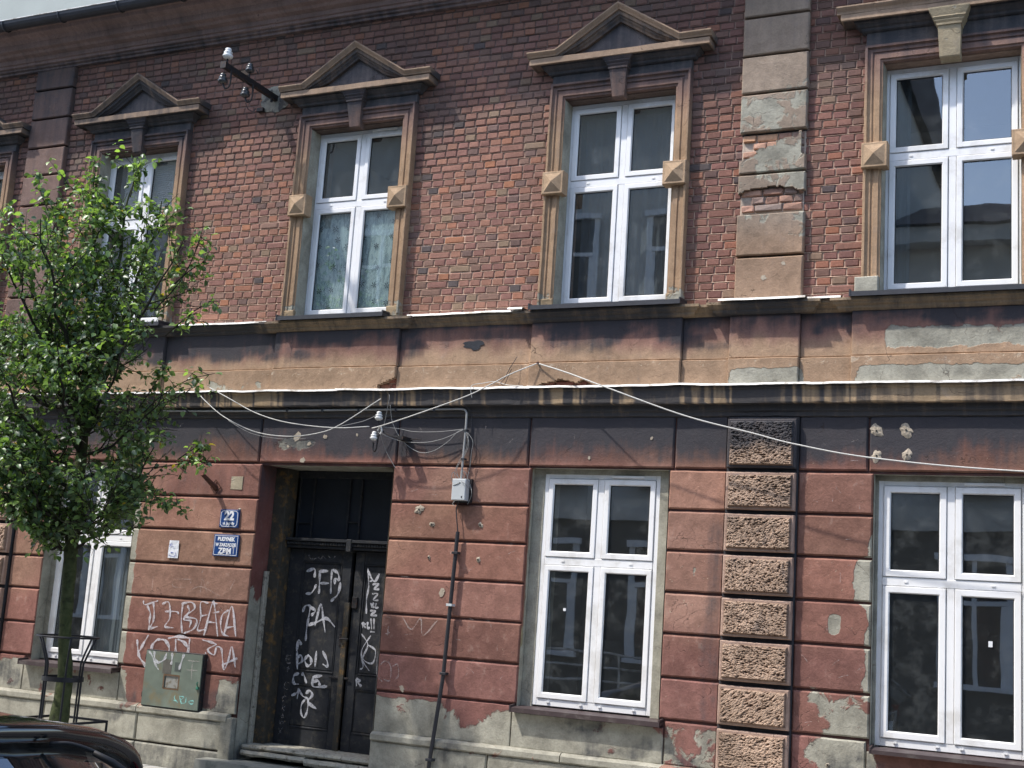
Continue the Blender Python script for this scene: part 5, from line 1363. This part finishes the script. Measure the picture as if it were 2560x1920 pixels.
cable('slack_wire', [(-6.348, -.14, 3.50), (-6.319, -.11, 3.325), (-6.204, -.10, 3.159), (-6.024, -.10, 3.052), (-5.866, -.10, 3.059), (-5.708, -.10, 3.153), (-5.62, -.10, 3.24), (-5.55, -.09, 3.27)], .0045, CABLE_G, 'lowest slack wire looping between the string course and the conduit')
cable('slack_wire', [(-6.414, -.17, 3.213), (-6.40, -.10, 3.11), (-6.373, -.07, 3.031), (-6.279, -.055, 2.894)], .004, CABLE_G, 'wire hanging from the insulators to the top right corner of the door')
for k, (a, lab) in enumerate([([(-5.548, -.09, 3.26), (-5.50, -.10, 3.20), (-5.52, -.09, 3.07), (-5.585, -.09, 2.96), (-5.62, -.09, 2.86), (-5.60, -.08, 2.79)], 'wire curling left around the conduit above the junction box'),
        ([(-5.545, -.09, 3.26), (-5.49, -.10, 3.14), (-5.53, -.09, 3.02), (-5.60, -.09, 2.90), (-5.57, -.08, 2.79)], 'second wire curling around the conduit above the junction box'),
        ([(-5.535, -.09, 3.26), (-5.455, -.09, 3.16), (-5.46, -.09, 3.05), (-5.47, -.08, 2.93), (-5.49, -.08, 2.80)], 'wire bulging to the right of the conduit'),
        ([(-5.56, -.16, 3.50), (-5.50, -.09, 3.43), (-5.485, -.08, 3.25), (-5.475, -.08, 3.0), (-5.47, -.08, 2.87)], 'dark wire dropping from the string course beside the conduit')]):
    cable('loose_wire', a, .004, CABLE_G if k < 3 else BLK, lab)
cable('loose_wire', [(-6.38, -.14, 3.62), (-6.345, -.17, 3.56), (-6.37, -.16, 3.40), (-6.385, -.16, 3.30)], .003, CABLE_G, 'thin wire hanging from the string course down to the upper insulator')
cable('loose_wire', [(-5.45, -.18, 3.55), (-5.46, -.19, 3.66), (-5.38, -.12, 3.70), (-5.27, -.08, 3.72), (-5.12, -.12, 3.68), (-4.95, -.14, 3.665)], .0045, CABLE_L, 'pale wire loop lying on the string course flashing')
cable('loose_wire', [(-5.05, -.10, 3.95), (-5.10, -.13, 3.84), (-5.15, -.13, 3.74), (-5.19, -.12, 3.70), (-5.16, -.11, 3.68), (-5.12, -.12, 3.76), (-5.09, -.12, 3.83)], .004, BLK, 'tangle of dark wire end sticking up above the string course')
pg = empty('wall_peg', (-4.826, -.100, 3.876)); tag(pg, 'small rusty peg holding the two pale cables above the string course', 'peg')
MB().tube([(0, .0, 0), (0, -.035, .006)], .010, 8).build('peg_shaft', RUST, pg); MB().tube(catmull([(0, -.035, .006), (.012, -.04, .012), (.014, -.04, -.004), (0, -.038, -.006)], 4), .004, 6).build('eye', RUST, pg)

# ================================================================ GROUND
def ground_paint(name, col, sc_, dirt):
    m, nt = newmat(name); g = N(nt, 'ShaderNodeNewGeometry'); n1 = noise(nt, g.outputs['Position'], sc_, 8, .6); n2 = noise(nt, g.outputs['Position'], sc_ * 40, 3)
    c = mixc(nt, maprange(nt, n1, .4, .65), tuple(col), tuple(dirt)); c = mixc(nt, mathn(nt, 'MULTIPLY', n2, .6), c, tuple(np.array(col) * .4)); finish(nt, c, .95, n2, .6, .006); return m
gr = MB().box(-120, 120, -120, 120, -.9, -.285).build('ground', ground_paint('packed_ground', (.12, .11, .095), .4, (.16, .15, .13))); gr['kind'] = 'structure'
rd = MB().box(-80, 80, -9.0, -2.75, -.8, -.255).build('road', ground_paint('asphalt', (.055, .055, .056), .6, (.075, .073, .07))); rd['kind'] = 'structure'
SLAB = mat_simple('pale_paving_slab', (.36, .35, .32), .9, 0, .2, 5, .4, dirt=(.24, .23, .21)); KERB = mat_simple('kerb_stone', (.30, .29, .27), .9, 0, .2, 9, .4)
for nm, y0, y1 in (('pavement', -2.6, -.0), ('pavement', -12.95, -9.15)):
    o = MB().box(-60, 60, y0, y1, -.7, -.128).build(nm, mat_simple('mortar_bed', (.12, .115, .10), .95)); o['kind'] = 'structure'
    if y1 > -1:
        mb = MB(); x = -13.0; sl = None
        while x < -2:
            y = y0 + .02
            while y < y1 - .13:
                if not (-8.75 < x + .17 < -8.2 and -2.1 < y + .17 < -1.5):
                    s_ = obj('paving_slab', *(lambda b: (b.V, b.F))(MB().box(0, .345, 0, .345, -.05, 0)), SLAB) if sl is None else bpy.data.objects.new('paving_slab', sl)
                    if sl is None: sl = s_.data
                    else: COL.objects.link(s_)
                    s_.location = (x, y, -.118 + random.uniform(-.002, .002)); s_.parent = o
                y += .352
            x += .352
    else:
        mb = MB(); y = y0
        while y < y1:
            x = -20
            while x < 10: mb.box(x, x + .345, y, y + .345, -.128, -.116); x += .352
            y += .352
        t_ = mb.build('paving_field', SLAB, o); t_['kind'] = 'stuff'
for y0 in (-2.75, -9.15):
    mb = MB(); x = -40
    while x < 30: mb.box(x, x + .99, y0, y0 + .148, -.7, -.112, .0); x += 1.0
    o = mb.build('kerb', KERB); o['kind'] = 'structure'

# ================================================================ NEIGHBOURS
WHT = mat_simple('pale_streaked_render', (.33, .355, .335), .9, 0, .12, 1.2, .15, dirt=(.28, .30, .28))
nb = empty('neighbouring_tall_building', (-22, 8, -.28)); tag(nb, 'pale grey rendered blank wall of a taller building beyond the roof gutter', 'building')
MB().box(-9, 11.5, 0, 9, 0, 19).build('wall', WHT, nb); mb = MB(); mb.box(-9.2, 11.7, -.2, 9.2, 19, 19.3); mb.build('roof', TILE, nb)
OPPC = mat_simple('grey_beige_street_render', (.55, .54, .50), .9, 0, .15, 2, .2); OPPB = mat_simple('dark_stone_base', (.07, .068, .065), .9, 0, .2, 3, .2)
def facing_house(x0, x1, h, label, mat, wx, seed):
    o = empty('town_house', ((x0 + x1) / 2, -13.0, -.12)); tag(o, label, 'building', None); cx = (x0 + x1) / 2; w = (x1 - x0) / 2
    MB().box(-w, w, -9, 0, 0, h).build('wall', mat, o)
    MB().box(-w, w, .001, .10, 0, 3.6).build('ground_floor_cladding', OPPB, o)
    MB().box(-w, w, .001, .22, 3.6, 3.85).build('string_course', mat, o); MB().box(-w - .1, w + .1, .001, .40, h - .35, h - .05).build('cornice', mat, o)
    rf_ = MB(); rf_.add([(-w - .2, .5, h - .02), (w + .2, .5, h - .02), (w + .2, -4.5, h + 1.9), (-w - .2, -4.5, h + 1.9), (-w - .2, -9.2, h - .02), (w + .2, -9.2, h - .02)], [(0, 1, 2, 3), (3, 2, 5, 4), (0, 3, 4), (1, 5, 2)]); rf_.build('roof', TILE, o)
    z_ = 1.1; fl = 0
    while z_ + 2.2 < h - .3:
        for xx in wx:
            xx = xx - cx
            if abs(xx) > w - .6: continue
            m = MB(); m.box(xx - .62, xx - .5, .105, .15, z_ - .1, z_ + 2.0); m.box(xx + .5, xx + .62, .105, .15, z_ - .1, z_ + 2.0); m.box(xx - .66, xx + .66, .105, .20, z_ + 2.0, z_ + 2.12); m.box(xx - .66, xx + .66, .105, .22, z_ - .18, z_ - .10)
            f_ = m.build('window', WHITE, o)
            MB().box(xx - .5, xx + .5, .102, .112, z_ - .1, z_ + 2.0).build('pane', mat_dk, f_)
            m = MB(); m.box(xx - .04, xx + .04, .113, .16, z_ - .1, z_ + 2.0); m.box(xx - .5, xx - .041, .113, .158, z_ + 1.25, z_ + 1.33); m.box(xx + .041, xx + .5, .113, .158, z_ + 1.25, z_ + 1.33)
            for q in (-.5, -.46 + .92, -.10, .04): pass
            m.box(xx - .5, xx - .43, .113, .15, z_ - .1, z_ + 1.24); m.box(xx + .43, xx + .5, .113, .15, z_ - .1, z_ + 1.24); m.build('sash', WHITE, f_)
        z_ += 3.35; fl += 1
    return o
mat_dk = mat_simple('dark_window_glass', (.03, .035, .04), .05, 0, .1, 2, .0, .8)
oh1 = facing_house(-34, -3.9, 12.6, 'tall grey beige town house across the street, seen only in reflections', OPPC, [-31 + 2.3 * k for k in range(12)], 1)
oh2 = facing_house(-3.88, 14, 9.15, 'lower town house across the street, reflected in the right windows', mat_simple('shaded_cream_render', (.50, .49, .45), .9, 0, .15, 2), [-2.3 + 2.4 * k for k in range(7)], 2)
rl = empty('metal_railing', (-8.5, -12.2, -.118)); tag(rl, 'three bar metal railing on the opposite pavement, seen in window reflections', 'railing')
for z_ in (.55, .80, 1.05): MB().tube([(-4, 0, z_), (4, 0, z_)], .02, 6).build('rail', ZINC, rl)
for x in (-4, -2, 0, 2, 4): MB().tube([(x, 0, 0), (x, 0, 1.06)], .024, 6).build('post', ZINC, rl)

# ================================================================ TREE
tr = empty('pear_tree', (-8.46, -1.8, -.12)); tag(tr, 'young slender street tree with glossy green leaves growing inside an iron guard', 'tree')
TX, TY, TZ = -8.46, -1.8, -.12
BARK, bnt = newmat('mossy_bark')
g = N(bnt, 'ShaderNodeNewGeometry'); b1 = noise(bnt, g.outputs['Position'], 14, 8, .65, .5); b2 = noise(bnt, g.outputs['Position'], 120, 4)
bc = ramp(bnt, b1, [(.35, (.030, .035, .018)), (.5, (.060, .075, .028)), (.68, (.085, .095, .045))]); finish(bnt, bc, .95, mathn(bnt, 'ADD', b1, mathn(bnt, 'MULTIPLY', b2, .3)), .8, .02)
TWIG = mat_simple('dark_twig_bark', (.030, .026, .018), .9, 0, .3, 30, .3)
LEAFM, lnt = newmat('pear_leaf')
at = N(lnt, 'ShaderNodeAttribute', attribute_name='paint')
pr = N(lnt, 'ShaderNodeBsdfPrincipled'); L(lnt, at.outputs['Color'], pr.inputs['Base Color']); pr.inputs['Roughness'].default_value = .38; pr.inputs['Specular IOR Level'].default_value = .62
tl = N(lnt, 'ShaderNodeBsdfTranslucent'); tcol = mixc(lnt, 1.0, at.outputs['Color'], (1.5, 1.7, .6), 'MULTIPLY'); L(lnt, tcol, tl.inputs[0])
mx = N(lnt, 'ShaderNodeMixShader'); mx.inputs[0].default_value = .38; L(lnt, pr.outputs[0], mx.inputs[1]); L(lnt, tl.outputs[0], mx.inputs[2])
lo = N(lnt, 'ShaderNodeOutputMaterial'); L(lnt, mx.outputs[0], lo.inputs[0])
rt_ = random.Random(12)
RZ = [1.9, 2.1, 2.4, 2.9, 3.5, 4.2, 4.8, 5.2, 5.6]; RR = [.12, .50, .98, 1.18, 1.22, 1.12, .95, .72, .25]
trunk_pts = [(-8.455, -1.8, -.12), (-8.452, -1.8, .38), (-8.44, -1.8, .80), (-8.488, -1.8, 1.15), (-8.52, -1.8, 1.71), (-8.545, -1.8, 2.0), (-8.563, -1.79, 2.42), (-8.58, -1.79, 2.79), (-8.60, -1.8, 3.12)]
trunk_r = [.098, .086, .066, .054, .058, .062, .050, .050, .056]
tp = catmull(trunk_pts, 6); rr_ = list(np.interp(np.linspace(0, 8, len(tp)), range(9), trunk_r))
MB().tube([(p.x - TX, p.y - TY + .01 * math.sin(p.z * 3), p.z - TZ) for p in tp], [r * (1 + .05 * math.sin(i * 1.9)) for i, r in enumerate(rr_)], 14).build('trunk', BARK, tr, None, True)
leafV = []; leafF = []; leafC = []
def leafat(p, n, d, size, c):
    a = d.cross(n).normalized() * size * .38; d = d * size; k = len(leafV)
    cup = n * size * .10
    leafV.extend([p, p + d * .30 + a * .85 + cup, p + d * .68 + a * .75 + cup, p + d - n * size * .14, p + d * .68 - a * .75 + cup, p + d * .30 - a * .85 + cup, p + d * .5])
    leafF.extend([(k, k + 1, k + 6), (k + 1, k + 2, k + 6), (k + 2, k + 3, k + 6), (k + 3, k + 4, k + 6), (k + 4, k + 5, k + 6), (k + 5, k, k + 6)])
    leafC.extend([c] * 7)
GREENS = [np.array(c) for c in ((.105, .170, .070), (.088, .148, .066), (.140, .215, .080), (.20, .29, .095), (.070, .120, .062), (.115, .17, .10))]
def leaves_along(path, n, young):
    for k in range(n):
        t = rt_.random() ** .75; i = min(len(path) - 2, int(t * (len(path) - 1))); p = path[i].lerp(path[i + 1], rt_.random())
        out = Vector((rt_.gauss(0, 1), rt_.gauss(0, 1), rt_.gauss(0.0, .8))).normalized(); p = p + out * rt_.uniform(.01, .045)
        d = (out + Vector((0, 0, -.35))).normalized(); nn = Vector((rt_.gauss(0, .55), rt_.gauss(-.15, .55), 1)).normalized()
        if abs(d.dot(nn)) > .92: continue
        nn = (nn - d * d.dot(nn)).normalized()
        c = rt_.choice(GREENS[:3] + GREENS[4:]) if rt_.random() > young else GREENS[3] * rt_.uniform(.9, 1.5)
        if rt_.random() < .006: c = np.array((.35, .26, .03))
        leafat(p, nn, d, rt_.uniform(.042, .074), c * rt_.uniform(.75, 1.25))
def grow(p0, d0, length, nseg, wob, lift):
    pts = [p0]; d = d0.normalized()
    for k in range(nseg):
        d = (d + Vector((rt_.gauss(0, wob), rt_.gauss(0, wob), rt_.gauss(0, wob) + lift))).normalized(); pts.append(pts[-1] + d * length / nseg)
    return pts
def inside(p, slack=1.0):
    r = float(np.interp(p.z, RZ, RR)); cx = -8.62; return math.hypot(p.x - cx, (p.y + 1.8) * 1.05) < r * slack and p.z < 5.7
def limb(start, target, r0, nsub, bushy=1.0):
    start = Vector(start); target = Vector(target); dirn = target - start; Ln = dirn.length
    pts = [start]; n = 9
    for k in range(1, n + 1):
        t = k / n; pts.append(start.lerp(target, t) + Vector((rt_.gauss(0, .02), rt_.gauss(0, .02), .12 * math.sin(math.pi * t) * (0 if dirn.z > Ln * .8 else -1) + rt_.gauss(0, .015))))
    wood = MB(); T = Vector((TX, TY, TZ)); tube = lambda P_, r: wood.tube([p - T for p in P_], r, 6 if r[0] > .008 else 4, False)
    sm = catmull(pts, 3); tube(sm, list(np.linspace(r0, .005, len(sm)))); leaves_along(sm[len(sm) // 2:], int(16 * bushy), .3)
    for k in range(nsub):
        t = .18 + .80 * (k + rt_.random()) / nsub; i = min(len(sm) - 2, int(t * (len(sm) - 1))); p = sm[i]; ax = (sm[i + 1] - sm[i]).normalized()
        side = Vector((rt_.gauss(0, 1), rt_.gauss(0, 1), rt_.gauss(.45, .6))); side = (side - ax * side.dot(ax)).normalized()
        ln = rt_.uniform(.35, .75) * (1.1 - .5 * t); br = grow(p, ax * .8 + side, ln, 6, .12, .05)
        if not inside(br[-1], 1.12): br = grow(p, ax + side * .5 + Vector((0, 0, .4)), ln * .5, 5, .1, .05)
        tube(br, list(np.linspace(r0 * .38 * (1.1 - t * .6), .003, len(br))))
        top = sst(4.6, 5.3, br[-1].z); leaves_along(br, int(13 * bushy), .12 + .4 * float(top))
        for q in range(rt_.choice([4, 5, 6])):
            j = rt_.randrange(1, len(br) - 1); ax2 = (br[j + 1] - br[j]).normalized(); s2 = Vector((rt_.gauss(0, 1), rt_.gauss(0, 1), rt_.gauss(.2, .8))).normalized()
            tw = grow(br[j], ax2 * .5 + s2, rt_.uniform(.14, .34), 4, .15, .03); tube(tw, list(np.linspace(.0045, .002, len(tw))))
            leaves_along(tw, int(rt_.randint(7, 13) * bushy), .12 + .4 * float(top))
    wood.build('branch', TWIG if r0 < .03 else BARK, tr)
fork = (-8.60, -1.8, 3.08); f2 = (-8.56, -1.79, 2.05); f3 = (-8.53, -1.8, 1.92)
LIMBS = [(fork, (-8.43, -1.75, 5.40), .040, 13, 1.0), (fork, (-8.78, -1.85, 5.45), .038, 12, 1.0), (fork, (-8.05, -1.7, 5.15), .030, 11, .9), (fork, (-9.35, -1.7, 5.30), .030, 11, 1.0), (fork, (-9.55, -2.0, 4.80), .028, 12, 1.0),
    (fork, (-7.60, -1.9, 4.70), .026, 10, .8), (fork, (-8.6, -1.0, 4.9), .026, 11, 1.0), (fork, (-8.5, -2.7, 4.7), .028, 12, 1.1), (fork, (-9.2, -2.5, 4.6), .026, 11, 1.1), (fork, (-9.7, -1.6, 4.1), .026, 12, 1.1),
    ((-8.58, -1.79, 2.8), (-7.75, -2.2, 3.95), .022, 9, .9), ((-8.58, -1.79, 2.75), (-7.72, -1.75, 3.35), .018, 7, .6), ((-8.57, -1.79, 2.6), (-9.7, -1.9, 3.5), .024, 12, 1.1), ((-8.57, -1.79, 2.6), (-8.8, -2.8, 3.5), .024, 12, 1.1), ((-8.57, -1.8, 2.5), (-8.4, -.9, 3.4), .020, 9, 1.0),
    ((-8.57, -1.8, 2.45), (-9.3, -2.5, 3.2), .020, 12, 1.1), (f2, (-7.62, -1.9, 2.82), .018, 9, .9), (f2, (-7.75, -2.2, 2.45), .018, 9, 1.0), (f2, (-9.5, -1.8, 2.75), .022, 12, 1.1), (f2, (-9.2, -2.4, 2.5), .018, 11, 1.1), (f2, (-8.5, -2.6, 2.65), .018, 11, 1.1), (f3, (-9.15, -1.7, 2.30), .016, 9, 1.0), (f3, (-8.1, -1.6, 2.5), .014, 7, .9), (f3, (-8.75, -2.3, 2.25), .014, 9, 1.0), ((-8.58, -1.8, 2.8), (-8.15, -2.7, 3.6), .020, 10, 1.1), ((-8.6, -1.8, 3.1), (-9.95, -2.1, 3.9), .020, 11, 1.1)]
for a in LIMBS: limb(*a)
# the sparse outer sprays seen against the wall
def spray(pts, n=14, bushy=1.0):
    T = Vector((TX, TY, TZ)); sm = catmull(pts, 5); w = MB(); w.tube([p - T for p in sm], list(np.linspace(.007, .003, len(sm))), 5, False); leaves_along(sm[len(sm) // 3:], int(22 * bushy), .35)
    for k in range(n):
        j = rt_.randrange(len(sm) // 3, len(sm) - 1); s2 = Vector((rt_.gauss(.3, .8), rt_.gauss(0, .6), rt_.gauss(.2, .7))).normalized(); tw = grow(sm[j], s2, rt_.uniform(.06, .18), 3, .2, 0)
        w.tube([p - T for p in tw], list(np.linspace(.004, .002, len(tw))), 4, False); leaves_along(tw, int(rt_.randint(5, 9) * bushy), .3)
    w.build('branch', TWIG, tr)
spray([(-7.9, -1.8, 3.15), (-7.72, -1.8, 3.30), (-7.45, -1.8, 3.44), (-7.15, -1.8, 3.50)], 9, .6); spray([(-7.95, -1.8, 3.2), (-7.80, -1.8, 3.42), (-7.70, -1.8, 3.58)], 8, .9)
spray([(-7.85, -1.8, 2.65), (-7.55, -1.8, 2.68), (-7.30, -1.8, 2.72), (-7.12, -1.8, 2.70)], 10, .8); spray([(-7.45, -1.8, 2.74), (-7.28, -1.8, 2.84), (-7.18, -1.8, 2.87)], 6, .7)
spray([(-7.95, -1.8, 2.36), (-7.70, -1.8, 2.36), (-7.45, -1.8, 2.34), (-7.34, -1.8, 2.30)], 12, .9); spray([(-7.9, -1.8, 4.1), (-7.65, -1.8, 4.35), (-7.52, -1.8, 4.6), (-7.45, -1.8, 4.86)], 9, .6)
spray([(-7.75, -1.8, 4.3), (-7.55, -1.8, 4.45), (-7.38, -1.8, 4.52)], 8, .9); spray([(-7.75, -1.8, 3.85), (-7.55, -1.8, 4.0), (-7.42, -1.8, 4.05)], 7, .8); spray([(-7.50, -1.8, 4.05), (-7.3, -1.8, 4.14), (-7.19, -1.8, 4.15)], 3, .4)
spray([(-9.3, -1.8, 5.05), (-9.5, -1.8, 5.35), (-9.54, -1.8, 5.55)], 6, .8); spray([(-8.75, -1.8, 5.2), (-8.82, -1.8, 5.45), (-8.84, -1.8, 5.62)], 8, 1.0); spray([(-8.35, -1.8, 5.2), (-8.32, -1.8, 5.45), (-8.29, -1.8, 5.55)], 7, .9)
LC = np.array(leafC)
fo = obj('foliage', [v - Vector((TX, TY, TZ)) for v in leafV], leafF, LEAFM, tr, lambda X, Y, Z: (LC, LC * 0), True); fo['kind'] = 'stuff'
# iron tree guard
tg = empty('tree_guard', (-8.455, -1.8, -.12)); tag(tg, 'black iron tree guard of round bars flaring out to a ring', 'tree guard')
GB = mat_simple('black_painted_iron', (.018, .019, .023), .5, .2, .3, 30, .2)
def ring(z_, r, w, name, flat=False):
    n = 40; mb = MB()
    if flat:
        V = []; F = []
        for k in range(n):
            a = 2 * math.pi * k / n
            for (q, h) in ((r, -w), (r + .006, -w), (r + .006, w), (r, w)): V.append((q * math.cos(a), q * math.sin(a), z_ + h))
        for k in range(n):
            for j in range(4): F.append((k * 4 + j, k * 4 + (j + 1) % 4, ((k + 1) % n) * 4 + (j + 1) % 4, ((k + 1) % n) * 4 + j))
        mb.add(V, F)
    else: mb.tube([(r * math.cos(2 * math.pi * k / n), r * math.sin(2 * math.pi * k / n), z_) for k in range(n + 1)], w, 8, False)
    return mb.build(name, GB, tg, None, not flat)
ring(1.268, .262, .009, 'top_ring'); ring(.905, .172, .020, 'collar', True); ring(.30, .168, .010, 'lower_ring', True)
for k in range(6):
    a = math.radians(20 + 60 * k); c, s2 = math.cos(a), math.sin(a)
    P_s = [(.166, .0), (.168, .3), (.170, .92), (.172, 1.04), (.20, 1.12), (.262, 1.268)]
    MB().tube([(r * c, r * s2, z_) for r, z_ in P_s], .009, 8).build('bar', GB, tg, None, True)
mb = MB(); mb.box(-.30, .30, -.30, -.285, .54, .56); mb.box(-.30, .30, .285, .30, .54, .56); mb.box(-.30, -.285, -.285, .285, .54, .56); mb.box(.285, .30, -.285, .285, .54, .56)
for x in (-.30, .285):
    for y in (-.30, .285): mb.box(x, x + .015, y, y + .015, .0, .539)
mb.build('low_frame', GB, tg)
soil = MB().lathe([(.24, -.05), (.24, .004), (.12, .02)], (-8.47, -1.8, -.12), (0, 0, 1), 24).build('tree_pit_soil', ground_paint('soil', (.06, .045, .03), 6, (.09, .07, .05))); soil['kind'] = 'stuff'

# ================================================================ PARKED CAR
car = empty('parked_car', (-5.0, -7.75, -.255)); tag(car, 'glossy black hatchback parked at the lower left with its rear wiper showing', 'car')
CP, cnt = newmat('black_car_paint'); finish(cnt, (.006, .006, .008), .12, None, spec=.6, coat=1.0)
CG = mat_glass('car_glass', 2.6); cgn = CG.node_tree
for n_ in cgn.nodes:
    if n_.type == 'BSDF_TRANSPARENT': n_.inputs[0].default_value = (.05, .055, .06, 1)
RUB = mat_simple('black_rubber', (.012, .012, .013), .55, 0, .1); ALU = mat_simple('alloy', (.45, .45, .46), .3, .8, .1)
def section(x):
    """half outline (y, z) of the body at length x (0 = rear bumper, 4.15 = nose)"""
    hw = .90 - .10 * max(0, (.35 - x) / .35) ** 2 - .16 * max(0, (x - 3.6) / .55) ** 2
    roof = float(np.interp(x, [0, .22, .40, .9, 1.6, 2.3, 2.75, 3.45, 4.0, 4.15], [.86, 1.00, 1.452, 1.478, 1.482, 1.46, 1.32, .98, .80, .62]))
    belt = float(np.interp(x, [0, .5, 2, 3.3, 4.0, 4.15], [.84, .96, .93, .90, .76, .60])); roof = max(roof, belt + .01)
    rw = float(np.interp(roof - belt, [0, .5], [hw - .06, hw - .20]))
    base = .28
    t = (roof - belt)
    return [(0, base), (hw - .08, base), (hw - .01, base + .10), (hw, .55), (hw - .02, belt - .08), (hw - .06, belt), (rw + .05 * min(1, t * 2), belt + t * .55), (rw - .015, roof - .16 * min(1, t * 2)), (rw - .07, roof - .075 * min(1, t * 2)), (rw - .20, roof - .030 * min(1, t * 2)), (rw * .45, roof - .008), (0, roof)]
xs = [0, .02, .08, .22, .30, .36, .40, .48, .7, 1.0, 1.4, 1.8, 2.2, 2.5, 2.75, 3.0, 3.3, 3.6, 3.9, 4.08, 4.15]
V = []; F = []; m_ = 12
for x in xs:
    sec = section(x)
    for y, z_ in sec: V.append((2.1 - x, -y, z_))
    for y, z_ in reversed(sec[1:-1]): V.append((2.1 - x, y, z_))
M2 = 22
for i in range(len(xs) - 1):
    for j in range(M2): F.append((i * M2 + j, i * M2 + (j + 1) % M2, (i + 1) * M2 + (j + 1) % M2, (i + 1) * M2 + j))
F.append(tuple(range(M2))); F.append(tuple((len(xs) - 1) * M2 + j for j in reversed(range(M2))))
obj('body', V, F, CP, car, None, True)
# rear spoiler: its trailing edge is the dark line against the wall
yy = np.linspace(-.76, .76, 41)
def roofz(y): a = abs(y); return float(np.interp(a, [0, .25, .50, .62, .70, .745, .76], [1.468, 1.455, 1.418, 1.385, 1.352, 1.318, 1.290]))
def bow(y): return -.10 * (abs(y) / .76) ** 2.2
V = []; F = []
rows = [(-.62, .008), (-.30, .012), (-.06, .006), (.0, -.004), (.012, -.014), (.004, -.040), (-.012, -.058), (-.10, -.070)]
for y in yy:
    for dx, dz in rows: V.append((1.98 + dx + bow(y), y, roofz(y) + dz))
nr = len(rows)
for i in range(len(yy) - 1):
    for j in range(nr - 1): a = i * nr + j; F.append((a, a + 1, a + nr + 1, a + nr))
obj('spoiler', V, F, CP, car, None, True)
# rear window below the spoiler
V = []; F = []
for y in np.linspace(-.70, .70, 31):
    for k in range(7):
        t = k / 6; V.append((1.955 + bow(y) + .46 * t, y * (1 + .05 * t), roofz(y) - .060 - .30 * t))
for i in range(30):
    for k in range(6): a = i * 7 + k; F.append((a, a + 1, a + 8, a + 7))
rw_ = obj('rear_window', V, F, CG, car, None, True)
V = []; F = []
V = [(x - .012, y, z_) for x, y, z_ in V]
wp = MB(); wp.tube(catmull([(1.985, .20, 1.40), (2.03, .25, 1.40), (2.08, .32, 1.37), (2.14, .40, 1.31), (2.22, .48, 1.22)], 6), .006, 8); wp.build('rear_wiper', RUB, car, None, True)
MB().tube([(2.075, .30, 1.375), (2.11, .35, 1.345), (2.16, .42, 1.29), (2.22, .49, 1.22)], [.009, .012, .011, .008], 10).build('wiper_blade', RUB, car, None, True)
for sy in (-1, 1):
    V = []; F = []; 
    for x0_, x1_ in ((.62, 1.42), (1.48, 2.28)):
        k0 = len(V)
        for x in np.linspace(x0_, x1_, 7):
            sec = section(x); b0 = sec[5]; b1 = sec[7]
            V += [(2.1 - x, sy * (b0[0] + .006), b0[1] + .03), (2.1 - x, sy * (sec[6][0] + .006), sec[6][1]), (2.1 - x, sy * (b1[0] + .008), b1[1])]
        for i in range(6):
            for j in range(2): a = k0 + i * 3 + j; F.append((a, a + 3, a + 4, a + 1))
    obj('side_window', V, F, CG, car)
    MB().box(2.0, 2.10, sy * .86 - .05, sy * .86 + .05, .78, .92, .01).build('tail_light', mat_simple('red_lens', (.25, .01, .01), .15), car)
    MB().box(-2.05, -1.93, sy * .66 - .12, sy * .66 + .12, .58, .70, .01).build('headlight', GREYP, car)
    for wx in (1.30, -1.30):
        w = MB(); w.lathe([(.20, -.11), (.31, -.11), (.325, -.08), (.325, .08), (.31, .11), (.20, .11)], (wx, sy * .80, .325), (0, 1, 0), 28); wh = w.build('wheel', RUB, car, None, False)
        MB().lathe([(.20, -.10), (.20, .10), (.08, .112), (.02, .115)], (wx, sy * .80, .325), (0, sy, 0), 20).build('rim', ALU, wh)
    MB().box(.62, .78, sy * .98 - .09, sy * .98 + .09, .93, 1.06, .01).build('mirror', CP, car)
V = []; F = []
for x in np.linspace(2.42, 3.05, 6):
    sec = section(x)
    for y in np.linspace(-.62, .62, 9): V.append((2.1 - x, y, sec[11][1] + .012 - .03 * (y / .62) ** 2))
for i in range(5):
    for j in range(8): a = i * 9 + j; F.append((a, a + 1, a + 10, a + 9))
obj('windscreen', V, F, CG, car, None, True)
MB().box(2.09, 2.12, -.26, .26, .62, .74, .004).build('number_plate', WHITE, car)
